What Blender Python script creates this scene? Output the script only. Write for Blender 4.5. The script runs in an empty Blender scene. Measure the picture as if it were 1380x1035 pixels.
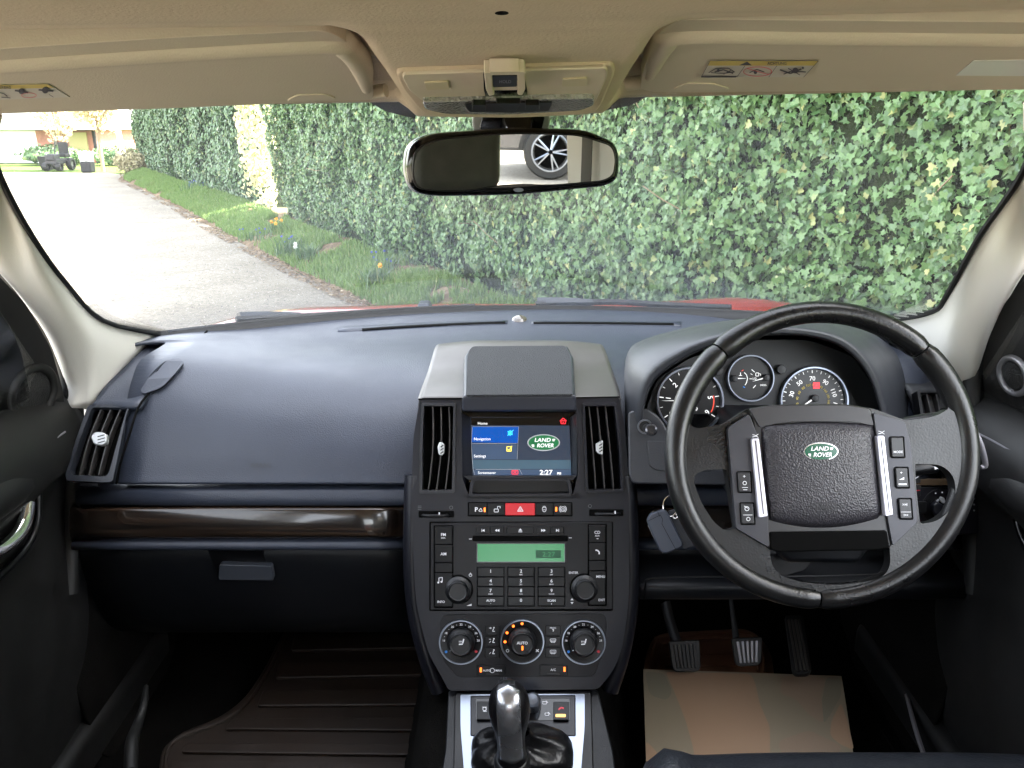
import bpy, math, random, numpy as np
from mathutils import Vector, Matrix, noise
from mathutils.geometry import tessellate_polygon
random.seed(7); RNG = np.random.default_rng(7)
R = math.radians
S = bpy.context.scene
COL = S.collection
# ------------------------------------------------------------ camera
FPX = 1073.0; PITCH = 18.0; CAM = Vector((0, 0, 1.5))
cd = bpy.data.cameras.new('camera'); cam = bpy.data.objects.new('camera', cd); COL.objects.link(cam)
cam.location = CAM; cam.rotation_euler = (R(90 - PITCH), 0, 0)
cd.sensor_width = 36; cd.lens = 36 * FPX / 1380; cd.clip_start = .02; cd.clip_end = 2000
S.camera = cam
# ------------------------------------------------------------ light
SUN_EL, SUN_AZ = 50.0, 96.0
EXPOSURE = 3.85
w = bpy.data.worlds.new('World'); S.world = w; w.use_nodes = True
nt = w.node_tree; bg = nt.nodes['Background']; sky = nt.nodes.new('ShaderNodeTexSky')
sky.sky_type = 'NISHITA'; sky.sun_disc = False; sky.sun_elevation = R(SUN_EL); sky.sun_rotation = R(SUN_AZ)
sky.dust_density = 1.5; sky.air_density = 1.0
hs = nt.nodes.new('ShaderNodeHueSaturation'); hs.inputs['Saturation'].default_value = .3; nt.links.new(sky.outputs[0], hs.inputs['Color']); nt.links.new(hs.outputs[0], bg.inputs[0]); bg.inputs[1].default_value = .15
sl = bpy.data.lights.new('sun', 'SUN'); sun = bpy.data.objects.new('sun', sl); COL.objects.link(sun)
sl.energy = 4.0; sl.angle = R(.5); sl.color = (1, .93, .80)
sd = Vector((math.sin(R(SUN_AZ)) * math.cos(R(SUN_EL)), math.cos(R(SUN_AZ)) * math.cos(R(SUN_EL)), math.sin(R(SUN_EL))))
sun.rotation_euler = sd.to_track_quat('Z', 'Y').to_euler()
S.view_settings.view_transform = 'Standard'; S.view_settings.look = 'None'
S.view_settings.exposure = EXPOSURE; S.view_settings.gamma = 1; S.view_settings.use_curve_mapping = False
S.render.engine = 'CYCLES'
cy = S.cycles; cy.use_denoising = True; cy.max_bounces = 10; cy.diffuse_bounces = 6; cy.glossy_bounces = 4
cy.transparent_max_bounces = 24; cy.transmission_bounces = 6; cy.sample_clamp_indirect = 8; cy.caustics_reflective = False
# ------------------------------------------------------------ projection helpers: a photo pixel to a point of the place
cP, sP = math.cos(R(PITCH)), math.sin(R(PITCH))
def ray(px, py):
    u = (px - 690) / FPX; v = (517.5 - py) / FPX
    return Vector((u, cP + v * sP, -sP + v * cP))
def at(px, py, Y): d = ray(px, py); return CAM + d * (Y / d.y)
def atx(px, py, X): d = ray(px, py); return CAM + d * (X / d.x)
def atz(px, py, Z): d = ray(px, py); return CAM + d * ((Z - 1.5) / d.z)
class Pl:
    def __init__(s, p0, n): s.p = Vector(p0); s.n = Vector(n).normalized()
    def at(s, px, py, front=0.0):
        d = ray(px, py); return CAM + d * ((s.p + s.n * front - CAM).dot(s.n) / d.dot(s.n))
    def frame(s, px, py, front=0.0):
        c = s.at(px, py, front); ex = (s.at(px + 1, py, front) - c); k = ex.length; ex.normalize()
        ey = s.n.cross(ex).normalized(); return c, ex, ey, k
def pl3(a, b, c):
    n = (b - a).cross(c - a).normalized()
    if n.dot(CAM - a) < 0: n = -n
    return Pl(a, n)
# ------------------------------------------------------------ objects
def link(name, me, parent=None):
    o = bpy.data.objects.new(name, me); COL.objects.link(o)
    if parent is not None:
        o.parent = parent
        if parent.type == 'EMPTY': o.matrix_parent_inverse = Matrix.Translation(-Vector(parent.location))
    return o
def thing(name, label, cat, loc=(0, 0, 0), group=None):
    o = bpy.data.objects.new(name, None); COL.objects.link(o); o.location = loc; o.empty_display_size = .05
    o['label'] = label; o['category'] = cat
    if group: o['group'] = group
    return o
def tag(o, label, cat, group=None):
    o['label'] = label; o['category'] = cat
    if group: o['group'] = group
    return o
def mesh(name, V, Fc, mat, parent=None, smooth=True, bevel=0, seg=2, solid=0, sang=40, off=-1, sub=0):
    me = bpy.data.meshes.new(name); me.from_pydata([tuple(v) for v in V], [], [tuple(f) for f in Fc]); me.update()
    if mat is not None: me.materials.append(mat)
    if smooth:
        me.polygons.foreach_set('use_smooth', [True] * len(me.polygons))
        if not bevel and sang: me.set_sharp_from_angle(angle=R(sang))
    o = link(name, me, parent)
    if solid:
        m = o.modifiers.new('s', 'SOLIDIFY'); m.thickness = solid; m.offset = off
    if sub:
        m = o.modifiers.new('u', 'SUBSURF'); m.levels = sub; m.render_levels = sub
    if bevel:
        m = o.modifiers.new('b', 'BEVEL'); m.width = bevel; m.segments = seg; m.limit_method = 'ANGLE'; m.angle_limit = R(32)
        m.harden_normals = True
    return o
def rp(pts, r, n=4):
    """polygon with rounded corners; r one radius or one per corner"""
    out = []; N = len(pts)
    for i in range(N):
        p = np.array(pts[i], float); a = np.array(pts[i - 1], float); b = np.array(pts[(i + 1) % N], float)
        ri = r[i] if isinstance(r, (list, tuple)) else r
        if ri <= 0: out.append(tuple(p)); continue
        la, lb = np.linalg.norm(a - p), np.linalg.norm(b - p); q = min(ri, la * .48, lb * .48)
        A = p + (a - p) / la * q; B = p + (b - p) / lb * q
        for k in range(n + 1):
            t = k / n; out.append(tuple((1 - t) ** 2 * A + 2 * t * (1 - t) * p + t * t * B))
    return out
def rr(x0, y0, x1, y1, r=0, n=4): return rp([(x0, y0), (x1, y0), (x1, y1), (x0, y1)], r, n)
def circ(cx, cy, r, n=32, ry=None, a0=0, a1=360):
    ry = ry or r
    if a1 - a0 >= 360: return [(cx + r * math.cos(2 * math.pi * k / n), cy + ry * math.sin(2 * math.pi * k / n)) for k in range(n)]
    return [(cx + r * math.cos(R(a0 + (a1 - a0) * k / n)), cy + ry * math.sin(R(a0 + (a1 - a0) * k / n))) for k in range(n + 1)]
def plate(name, outer, pl, front, thick, mat, parent, holes=(), bevel=.0008, seg=2, smooth=True):
    loops = [outer] + list(holes)
    P = [[pl.at(x, y, front) for x, y in L] for L in loops]
    flat = [p for L in P for p in L]; n = len(flat)
    if holes:
        tri = [list(t) for t in tessellate_polygon(P)]
    else: tri = [list(range(n))]
    fr = []
    for t in tri:
        a = Vector((0, 0, 0))
        for k in range(len(t)): a += flat[t[k]].cross(flat[t[(k + 1) % len(t)]])
        fr.append(t if a.dot(pl.n) > 0 else t[::-1])
    V = flat + [p - pl.n * thick for p in flat]
    Fc = list(fr) + [[i + n for i in t[::-1]] for t in fr]
    base = 0
    ed = set()
    for t in fr:
        for k in range(len(t)): ed.add((t[k], t[(k + 1) % len(t)]))
    for L in P:
        m = len(L)
        for k in range(m):
            a, b = base + k, base + (k + 1) % m
            if (a, b) in ed: Fc.append([b, a, a + n, b + n])
            else: Fc.append([a, b, b + n, a + n])
        base += m
    return mesh(name, V, Fc, mat, parent, smooth=bevel > 0, bevel=bevel, seg=seg)
def lathe(name, cx, cy, pl, front, prof, mat, parent, n=40, sx=1.0, knurl=0, arc=None):
    c, ex, ey, k = pl.frame(cx, cy, front); V = []; Fc = []
    for r, h in prof:
        for i in range(n):
            a = 2 * math.pi * i / n; q = r * k
            if knurl and h > .0005: q *= 1 + knurl * (1 if i % 2 else -1)
            V.append(c + ex * (q * math.cos(a) * sx) + ey * (q * math.sin(a)) + pl.n * h)
    m = len(prof)
    for j in range(m - 1):
        for i in range(n):
            a = j * n + i; b = j * n + (i + 1) % n; Fc.append([a, b, b + n, a + n])
    if prof[0][0] > 0: pass
    if prof[-1][0] > 1e-6: Fc.append(list(range((m - 1) * n, m * n)))
    o = mesh(name, V, Fc, mat, parent, sang=28)
    return o
def ring(name, cx, cy, pl, front, r0, r1, h, mat, parent, n=48):
    """a raised ring r0..r1 px, rounded"""
    e = (r1 - r0)
    prof = [(r1, 0), (r1, h * .55), (r1 - e * .25, h), (r0 + e * .25, h), (r0, h * .55), (r0, 0)]
    c, ex, ey, k = pl.frame(cx, cy, front); V = []; Fc = []
    for r, hh in prof:
        for i in range(n):
            a = 2 * math.pi * i / n; V.append(c + ex * (r * k * math.cos(a)) + ey * (r * k * math.sin(a)) + pl.n * hh)
    m = len(prof)
    for j in range(m):
        for i in range(n):
            a = j * n + i; b = j * n + (i + 1) % n; j2 = (j + 1) % m; Fc.append([a, b, j2 * n + (i + 1) % n, j2 * n + i])
    return mesh(name, V, Fc, mat, parent, sang=60)
def _cr(P, n):
    """catmull-rom along axis 0, n steps per span"""
    P = np.asarray(P, float); out = []
    m = len(P)
    for i in range(m - 1):
        p0 = P[i - 1] if i > 0 else 2 * P[0] - P[1]; p1 = P[i]; p2 = P[i + 1]; p3 = P[i + 2] if i + 2 < m else 2 * P[-1] - P[-2]
        for k in range(n):
            t = k / n
            out.append(.5 * ((2 * p1) + (-p0 + p2) * t + (2 * p0 - 5 * p1 + 4 * p2 - p3) * t * t + (-p0 + 3 * p1 - 3 * p2 + p3) * t ** 3))
    out.append(P[-1]); return np.array(out)
def W(p): return p if isinstance(p, Vector) else at(*p)
def grid(rows, nu=4, nv=4):
    A = np.array([[list(W(p)) for p in r] for r in rows], float)
    if nv > 1 and len(A) > 1: A = _cr(A, nv)
    if nu > 1: A = _cr(A.transpose(1, 0, 2), nu).transpose(1, 0, 2)
    return A
def surf(name, rows, mat, parent, nu=4, nv=4, solid=.003, flip=False, sang=0, bevel=0):
    A = grid(rows, nu, nv); h, w_ = A.shape[:2]
    Fc = [[j * w_ + i, j * w_ + i + 1, (j + 1) * w_ + i + 1, (j + 1) * w_ + i] for j in range(h - 1) for i in range(w_ - 1)]
    V = A.reshape(-1, 3)
    # turn the outside to the camera
    s = 0
    for f in Fc[::max(1, len(Fc) // 60)]:
        a, b, c_, d_ = [Vector(V[k]) for k in f]; nn = (c_ - a).cross(d_ - b); s += nn.dot(CAM - a) / (((CAM - a).length + 1e-9) * (nn.length + 1e-12))
    if (s < 0) != flip: Fc = [f[::-1] for f in Fc]
    return mesh(name, V, Fc, mat, parent, solid=solid, sang=sang, bevel=bevel)
def tube(name, pts, r, mat, parent, seg=10, closed=False, sub=4, flat=1.0, up=None, caps=True):
    P = np.array([list(W(p)) for p in pts], float); Rr = np.array(r if isinstance(r, (list, tuple)) else [r] * len(P), float)
    if sub > 1 and not closed: 
        P = _cr(P, sub); Rr = _cr(Rr[:, None], sub)[:, 0]
    n = len(P); V = []; Fc = []
    prev = None
    for i in range(n):
        a = P[(i - 1) % n] if (closed or i > 0) else P[i]; b = P[(i + 1) % n] if (closed or i < n - 1) else P[i]
        t = Vector(b - a).normalized()
        if up is not None: x = Vector(up).cross(t).normalized()
        elif prev is None: x = t.orthogonal().normalized()
        else: x = (prev - t * prev.dot(t)).normalized()
        prev = x; y = t.cross(x)
        for k in range(seg):
            an = 2 * math.pi * k / seg; V.append(Vector(P[i]) + x * (Rr[i] * math.cos(an)) + y * (Rr[i] * flat * math.sin(an)))
    for i in range(n if closed else n - 1):
        for k in range(seg):
            j = (i + 1) % n; Fc.append([i * seg + k, i * seg + (k + 1) % seg, j * seg + (k + 1) % seg, j * seg + k])
    if caps and not closed: Fc += [list(range(seg))[::-1], [(n - 1) * seg + k for k in range(seg)]]
    return mesh(name, V, Fc, mat, parent, sang=50)
def hexa(name, a, b, mat, parent, bevel=.002, seg=3):
    """a: 4 points of one face in order, b: the matching 4 of the opposite face"""
    V = [W(p) for p in a] + [W(p) for p in b]; n = len(a)
    Fc = [list(range(n)), [2 * n - 1 - k for k in range(n)]] + [[(k + 1) % n, k, k + n, (k + 1) % n + n] for k in range(n)]
    c = sum(V, Vector()) / len(V)
    out = []
    for f in Fc:
        fc = sum((V[k] for k in f), Vector()) / len(f); nn = Vector()
        for k in range(len(f)): nn += (V[f[k]] - c).cross(V[f[(k + 1) % len(f)]] - c)
        out.append(f if nn.dot(fc - c) > 0 else f[::-1])
    return mesh(name, V, out, mat, parent, bevel=bevel, seg=seg)
def box(name, c, s, mat, parent, bevel=.003, rot=None, seg=2):
    h = Vector(s) / 2; M_ = rot.to_3x3() if rot else Matrix.Identity(3)
    pts = [Vector((x, y, z)) for z in (-1, 1) for x, y in ((-1, -1), (1, -1), (1, 1), (-1, 1))]
    V = [Vector(c) + M_ @ Vector((p.x * h.x, p.y * h.y, p.z * h.z)) for p in pts]
    return hexa(name, V[:4], V[4:], mat, parent, bevel, seg)
# ------------------------------------------------------------ print on things
_g = {}
def glyphs(s, bold=0.0):
    if (s, bold) in _g: return _g[(s, bold)]
    cu = bpy.data.curves.new('t', 'FONT'); cu.body = s; cu.size = 1; cu.resolution_u = 3; cu.offset = bold
    o = bpy.data.objects.new('t', cu); me = bpy.data.meshes.new_from_object(o)
    V = np.array([v.co[:2] for v in me.vertices]) if len(me.vertices) else np.zeros((0, 2)); Fc = [list(p.vertices) for p in me.polygons]
    bpy.data.objects.remove(o); bpy.data.meshes.remove(me); bpy.data.curves.remove(cu)
    _g[(s, bold)] = (V, Fc); return _g[(s, bold)]
CAPH = None
class Ink:
    def __init__(s, pl, front, mat): s.pl, s.f, s.m = pl, front, mat; s.V = []; s.F = []
    def add(s, V, Fc):
        b = len(s.V); P = [s.pl.at(x, y, s.f) for x, y in V]; s.V += P
        for f in Fc:
            f = [k + b for k in f]; a = Vector()
            for k in range(len(f)): a += s.V[f[k]].cross(s.V[f[(k + 1) % len(f)]])
            s.F.append(f if a.dot(s.pl.n) > 0 else f[::-1])
    def text(s, t, px, py, h, al='c', bold=.012, rot=0, wide=1.0, skew=0):
        global CAPH
        if CAPH is None: v, _ = glyphs('H'); CAPH = v[:, 1].max()
        v, f = glyphs(t, bold)
        if not len(v): return
        k = h / CAPH; x = v[:, 0] * k * wide; y = v[:, 1] * k; x = x + y * skew
        if al == 'c': x = x - (x.max() + x.min()) / 2
        elif al == 'r': x = x - x.max()
        y = y - h / 2; c, q = math.cos(R(rot)), math.sin(R(rot))
        s.add([(px + a * c - b * q, py - (a * q + b * c)) for a, b in zip(x, y)], f)
    def poly(s, pts): s.add(pts, [list(range(len(pts)))])
    def line(s, pts, w_):
        for (x0, y0), (x1, y1) in zip(pts[:-1], pts[1:]):
            l = math.hypot(x1 - x0, y1 - y0) or 1; nx, ny = -(y1 - y0) / l * w_ / 2, (x1 - x0) / l * w_ / 2
            s.poly([(x0 + nx, y0 + ny), (x1 + nx, y1 + ny), (x1 - nx, y1 - ny), (x0 - nx, y0 - ny)])
    def disc(s, x, y, r, n=14): s.poly(circ(x, y, r, n))
    def loop(s, pts, w_): s.line(list(pts) + [pts[0]], w_)
    def build(s, name, parent): return mesh(name, s.V, s.F, s.m, parent, smooth=False)
# ------------------------------------------------------------ materials
def mat(name, col, rough=.5, metal=0, bump=0, bs=600, spec=.5, coat=0, var=0, vs=6, emit=None, es=0, rv=0, tex='noise', sheen=0, dist=.0006, wear=None):
    m = bpy.data.materials.new(name); m.use_nodes = True; n = m.node_tree; b = n.nodes['Principled BSDF']
    c4 = (*col, 1); b.inputs['Base Color'].default_value = c4; b.inputs['Roughness'].default_value = rough; b.inputs['Metallic'].default_value = metal
    b.inputs['Specular IOR Level'].default_value = spec; b.inputs['Coat Weight'].default_value = coat; b.inputs['Coat Roughness'].default_value = .08
    b.inputs['Sheen Weight'].default_value = sheen
    tc = n.nodes.new('ShaderNodeTexCoord'); L = n.links.new
    if var:
        t = n.nodes.new('ShaderNodeTexNoise'); t.inputs['Scale'].default_value = vs; t.inputs['Detail'].default_value = 5; L(tc.outputs['Object'], t.inputs[0])
        r = n.nodes.new('ShaderNodeMapRange'); r.inputs[1].default_value = .3; r.inputs[2].default_value = .7; r.inputs[3].default_value = 1 - var; r.inputs[4].default_value = 1 + var
        L(t.outputs[0], r.inputs[0]); x = n.nodes.new('ShaderNodeVectorMath'); x.operation = 'SCALE'; x.inputs[0].default_value = col
        L(r.outputs[0], x.inputs['Scale']); L(x.outputs[0], b.inputs['Base Color'])
    if rv:
        t = n.nodes.new('ShaderNodeTexNoise'); t.inputs['Scale'].default_value = 14; t.inputs['Detail'].default_value = 6; L(tc.outputs['Object'], t.inputs[0])
        r = n.nodes.new('ShaderNodeMapRange'); r.inputs[1].default_value = .3; r.inputs[2].default_value = .7; r.inputs[3].default_value = rough - rv; r.inputs[4].default_value = rough + rv
        L(t.outputs[0], r.inputs[0]); L(r.outputs[0], b.inputs['Roughness'])
    if bump:
        if tex == 'noise': t = n.nodes.new('ShaderNodeTexNoise'); t.inputs['Detail'].default_value = 3
        else: t = n.nodes.new('ShaderNodeTexVoronoi'); t.feature = 'F1' if tex == 'dots' else 'SMOOTH_F1'
        t.inputs['Scale'].default_value = bs; L(tc.outputs['Object'], t.inputs[0])
        q = n.nodes.new('ShaderNodeBump'); q.inputs['Strength'].default_value = bump; q.inputs['Distance'].default_value = dist
        L(t.outputs[0], q.inputs['Height']); L(q.outputs[0], b.inputs['Normal'])
    if emit: b.inputs['Emission Color'].default_value = (*emit, 1); b.inputs['Emission Strength'].default_value = es
    return m
ES = .075   # lit displays against the exposure
M = {}
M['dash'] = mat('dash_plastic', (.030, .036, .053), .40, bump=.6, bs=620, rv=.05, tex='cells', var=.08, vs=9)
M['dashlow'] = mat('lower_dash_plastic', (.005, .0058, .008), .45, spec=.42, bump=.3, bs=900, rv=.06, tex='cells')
M['black'] = mat('black_plastic', (.004, .004, .005), .36, spec=.35, bump=.12, bs=1200, rv=.06)
M['radio'] = mat('radio_face_plastic', (.006, .006, .008), .40, spec=.35, bump=.1, bs=1400, rv=.05)
M['btn'] = mat('button_plastic', (.0035, .0035, .0045), .34, spec=.3, rv=.05)
M['gloss'] = mat('gloss_black', (.003, .003, .0035), .12)
M['void'] = mat('vent_interior', (.0012, .0012, .0012), .8, spec=.08)
M['stack'] = mat('warm_grey_satin_trim', (.10, .093, .088), .38, metal=.35, bump=.06, bs=1500, rv=.05)
M['stackf'] = mat('centre_stack_plastic', (.009, .0095, .014), .34, spec=.42, bump=.2, bs=1100, rv=.05)
M['liner'] = mat('headliner_fabric', (.62, .53, .41), .95, bump=.8, bs=420, spec=.15, sheen=.1, var=.04, vs=8)
M['visor'] = mat('visor_vinyl', (.64, .59, .50), .75, bump=.5, bs=600, spec=.2, var=.03)
M['console'] = mat('overhead_console_plastic', (.68, .62, .52), .6, bump=.15, bs=900, spec=.3)
M['pillar'] = mat('pale_pillar_plastic', (.78, .76, .70), .6, bump=.25, bs=900, spec=.3, tex='cells')
M['leather'] = mat('wheel_leather', (.0055, .0055, .006), .33, bump=.35, bs=420, rv=.08, tex='cells', dist=.0005)
M['bag'] = mat('airbag_cover', (.030, .028, .034), .42, bump=.8, bs=520, tex='cells', dist=.0012)
M['satin'] = mat('satin_silver', (.34, .33, .36), .38, metal=.6, rv=.05)
M['swpanel'] = mat('wheel_switch_panel', (.04, .04, .047), .36, metal=.35, bump=.05, bs=1500)
M['chrome'] = mat('chrome', (.8, .8, .82), .12, metal=1)
M['alloy'] = mat('brushed_silver', (.27, .30, .36), .3, metal=.9, bump=.08, bs=900)
M['paint_w'] = mat('white_print', (.62, .62, .64), .6, emit=(.8, .85, 1), es=.02)
M['red_lit'] = mat('hazard_red', (.36, .006, .012), .3, emit=(1, .02, .04), es=ES * .25)
M['amber'] = mat('amber_lamp', (.9, .15, .02), .4, emit=(1, .17, .02), es=ES * 3)
M['amber2'] = mat('amber_bar', (.9, .5, .15), .4, emit=(1, .5, .12), es=ES * 1.2)
M['scr_bg'] = mat('screen_dark', (.012, .014, .02), .12, emit=(.04, .06, .1), es=ES * .8)
M['scr_black'] = mat('screen_black', (.004, .004, .005), .12)
M['scr_blue'] = mat('screen_blue', (.0, .03, .12), .12, emit=(.004, .09, .5), es=ES * .9)
M['scr_slate'] = mat('screen_slate', (.02, .03, .05), .12, emit=(.07, .12, .22), es=ES * .7)
M['scr_teal'] = mat('screen_teal', (.02, .04, .06), .12, emit=(.12, .22, .3), es=ES * .5)
M['scr_white'] = mat('screen_white', (.5, .5, .5), .3, emit=(1, 1, 1), es=ES * 1.3)
M['scr_red'] = mat('screen_red', (.5, 0, 0), .3, emit=(1, .03, .05), es=ES * 2)
M['scr_yel'] = mat('screen_yellow', (.5, .4, 0), .3, emit=(1, .75, .1), es=ES * 2)
M['scr_cyan'] = mat('screen_cyan', (0, .3, .5), .3, emit=(.05, .6, 1), es=ES * 2)
M['scr_green'] = mat('screen_green', (.0, .1, .03), .3, emit=(.01, .12, .04), es=ES * .9)
M['lcd'] = mat('lcd_green', (.03, .14, .06), .25, emit=(.05, .36, .12), es=ES * .42)
M['lcd_dark'] = mat('lcd_ink', (.03, .08, .045), .4)
M['badge'] = mat('badge_green', (.005, .09, .045), .18, coat=.5)
M['wood'] = mat('dark_wood_lacquer', (.04, .022, .013), .22, coat=.7)
M['carpet'] = mat('carpet', (.004, .0037, .0033), 1, bump=1, bs=500, spec=.1, var=.3, vs=30, dist=.002)
M['rubber'] = mat('brown_rubber_mat', (.016, .010, .0068), .5, bump=.3, bs=600, rv=.08, var=.25, vs=4)
M['rubber2'] = mat('rust_brown_rubber', (.13, .06, .033), .55, bump=.3, bs=600, var=.25, vs=4)
M['steel'] = mat('pedal_steel', (.32, .32, .33), .4, metal=.9, var=.3, vs=60)
M['seat'] = mat('seat_leather', (.014, .016, .021), .36, bump=.5, bs=260, tex='cells', rv=.1, dist=.0012)
M['door'] = mat('door_plastic', (.0045, .0045, .0045), .6, bump=.3, bs=900, tex='cells', rv=.06)
M['red'] = mat('red_car_paint', (.30, .02, .012), .3, coat=1)
M['seal'] = mat('rubber_seal', (.006, .006, .006), .6)
M['blue'] = mat('blue_mark', (.02, .25, .8), .4); M['redp'] = mat('red_mark', (.7, .03, .05), .4)
def wood():
    m = M['wood']; n = m.node_tree; b = n.nodes['Principled BSDF']; L = n.links.new
    tc = n.nodes.new('ShaderNodeTexCoord'); mp = n.nodes.new('ShaderNodeMapping'); mp.inputs['Scale'].default_value = (1.5, 40, 110)
    t = n.nodes.new('ShaderNodeTexNoise'); t.inputs['Scale'].default_value = 2; t.inputs['Detail'].default_value = 6; t.inputs['Distortion'].default_value = .6
    r = n.nodes.new('ShaderNodeValToRGB'); r.color_ramp.elements[0].color = (.004, .003, .0025, 1); r.color_ramp.elements[1].color = (.032, .019, .012, 1)
    r.color_ramp.elements[0].position = .38; r.color_ramp.elements[1].position = .68
    L(tc.outputs['Object'], mp.inputs[0]); L(mp.outputs[0], t.inputs[0]); L(t.outputs[0], r.inputs[0]); L(r.outputs[0], b.inputs['Base Color'])
wood()
def glass_mat(name, tint=.94, veil_dust=.0):
    m = bpy.data.materials.new(name); m.use_nodes = True; n = m.node_tree; n.nodes.clear(); L = n.links.new
    o = n.nodes.new('ShaderNodeOutputMaterial'); t = n.nodes.new('ShaderNodeBsdfTransparent'); t.inputs[0].default_value = (tint, tint * 1.0, tint * .99, 1)
    g = n.nodes.new('ShaderNodeBsdfGlossy'); g.inputs['Roughness'].default_value = .0
    ge = n.nodes.new('ShaderNodeNewGeometry'); dt = n.nodes.new('ShaderNodeVectorMath'); dt.operation = 'DOT_PRODUCT'; L(ge.outputs['Normal'], dt.inputs[0]); L(ge.outputs['Incoming'], dt.inputs[1])
    def mt(op, x, y=None):
        q = n.nodes.new('ShaderNodeMath'); q.operation = op; L(x, q.inputs[0])
        if y is not None: q.inputs[1].default_value = y
        return q.outputs[0]
    c = mt('ABSOLUTE', dt.outputs['Value']); c = mt('MULTIPLY_ADD', c, -1); c.node.inputs[2].default_value = 1; c = mt('POWER', c, 5); c = mt('MULTIPLY_ADD', c, .96); c.node.inputs[2].default_value = .04
    class _f: outputs = [c]
    f = _f
    mx = n.nodes.new('ShaderNodeMixShader'); L(f.outputs[0], mx.inputs[0]); L(t.outputs[0], mx.inputs[1]); L(g.outputs[0], mx.inputs[2]); last = mx
    if veil_dust:  # pale film imitates the glare veil on the glass, plus dusty specks
        d = n.nodes.new('ShaderNodeBsdfTranslucent'); d.inputs[0].default_value = (.9, .9, .9, 1); d2 = n.nodes.new('ShaderNodeBsdfDiffuse'); d2.inputs[0].default_value = (.8, .8, .8, 1)
        a = n.nodes.new('ShaderNodeAddShader'); L(d.outputs[0], a.inputs[0]); L(d2.outputs[0], a.inputs[1])
        tc = n.nodes.new('ShaderNodeTexCoord'); q = n.nodes.new('ShaderNodeTexNoise'); q.inputs['Scale'].default_value = 5; q.inputs['Detail'].default_value = 8; L(tc.outputs['Object'], q.inputs[0])
        r = n.nodes.new('ShaderNodeMapRange'); r.inputs[1].default_value = .3; r.inputs[2].default_value = .75; r.inputs[3].default_value = veil_dust * .5; r.inputs[4].default_value = veil_dust * 1.5; L(q.outputs[0], r.inputs[0])
        vo = n.nodes.new('ShaderNodeTexVoronoi'); vo.inputs['Scale'].default_value = 75; L(tc.outputs['Object'], vo.inputs[0])
        sp_ = n.nodes.new('ShaderNodeMapRange'); sp_.inputs[1].default_value = .05; sp_.inputs[2].default_value = .10; sp_.inputs[3].default_value = .07; sp_.inputs[4].default_value = 0; L(vo.outputs['Distance'], sp_.inputs[0])
        ad_ = n.nodes.new('ShaderNodeMath'); L(r.outputs[0], ad_.inputs[0]); L(sp_.outputs[0], ad_.inputs[1])
        m2 = n.nodes.new('ShaderNodeMixShader'); L(ad_.outputs[0], m2.inputs[0]); L(mx.outputs[0], m2.inputs[1]); L(a.outputs[0], m2.inputs[2]); last = m2
    L(last.outputs[0], o.inputs[0]); return m
M['glass'] = glass_mat('windscreen_glass', .98, .008)
M['sideglass'] = glass_mat('side_glass', .9)
# ============================================================ the place outside
def leafmat(name, c1, c2, c3, rough=.38, tr=.15):
    m = bpy.data.materials.new(name); m.use_nodes = True; n = m.node_tree; b = n.nodes['Principled BSDF']; L = n.links.new
    g = n.nodes.new('ShaderNodeNewGeometry'); r = n.nodes.new('ShaderNodeValToRGB'); oi = n.nodes.new('ShaderNodeObjectInfo')
    ad = n.nodes.new('ShaderNodeMath'); ad.operation = 'ADD'; fr = n.nodes.new('ShaderNodeMath'); fr.operation = 'FRACT'
    L(g.outputs['Random Per Island'], ad.inputs[0]); L(oi.outputs['Random'], ad.inputs[1]); L(ad.outputs[0], fr.inputs[0]); L(fr.outputs[0], r.inputs[0])
    e = r.color_ramp.elements; e[0].color = (*c1, 1); e[1].color = (*c3, 1); x = e.new(.55); x.color = (*c2, 1); y = e.new(.93); y.color = (*c2, 1)
    L(r.outputs[0], b.inputs['Base Color']); b.inputs['Roughness'].default_value = rough; b.inputs['Specular IOR Level'].default_value = .5
    if tr:
        t = n.nodes.new('ShaderNodeBsdfTranslucent'); L(r.outputs[0], t.inputs[0]); mx = n.nodes.new('ShaderNodeMixShader'); mx.inputs[0].default_value = tr
        L(b.outputs[0], mx.inputs[1]); L(t.outputs[0], mx.inputs[2]); L(mx.outputs[0], n.nodes['Material Output'].inputs[0])
    return m
M['ivy'] = leafmat('ivy_leaf', (.05, .115, .038), (.115, .205, .07), (.32, .33, .12))
M['ivyfar'] = leafmat('far_hedge_leaf', (.06, .12, .05), (.11, .19, .08), (.26, .29, .12))
M['grass'] = leafmat('grass_blade', (.11, .20, .045), (.19, .29, .085), (.36, .36, .17), .6, .35)
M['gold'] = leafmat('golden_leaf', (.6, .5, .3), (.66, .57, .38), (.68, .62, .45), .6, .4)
M['sun_paled'] = leafmat('sun_paled_leaf', (.6, .6, .36), (.68, .66, .44), (.72, .7, .5), .6, .4)  # leaf tones paled to imitate sunlight
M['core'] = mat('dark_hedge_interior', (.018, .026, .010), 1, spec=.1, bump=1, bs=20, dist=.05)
M['twig'] = mat('pale_twig', (.22, .16, .10), .9)
M['soil'] = mat('leaf_litter_soil', (.17, .125, .08), 1, spec=.1, bump=1, bs=14, dist=.04, var=.45, vs=7)
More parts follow.
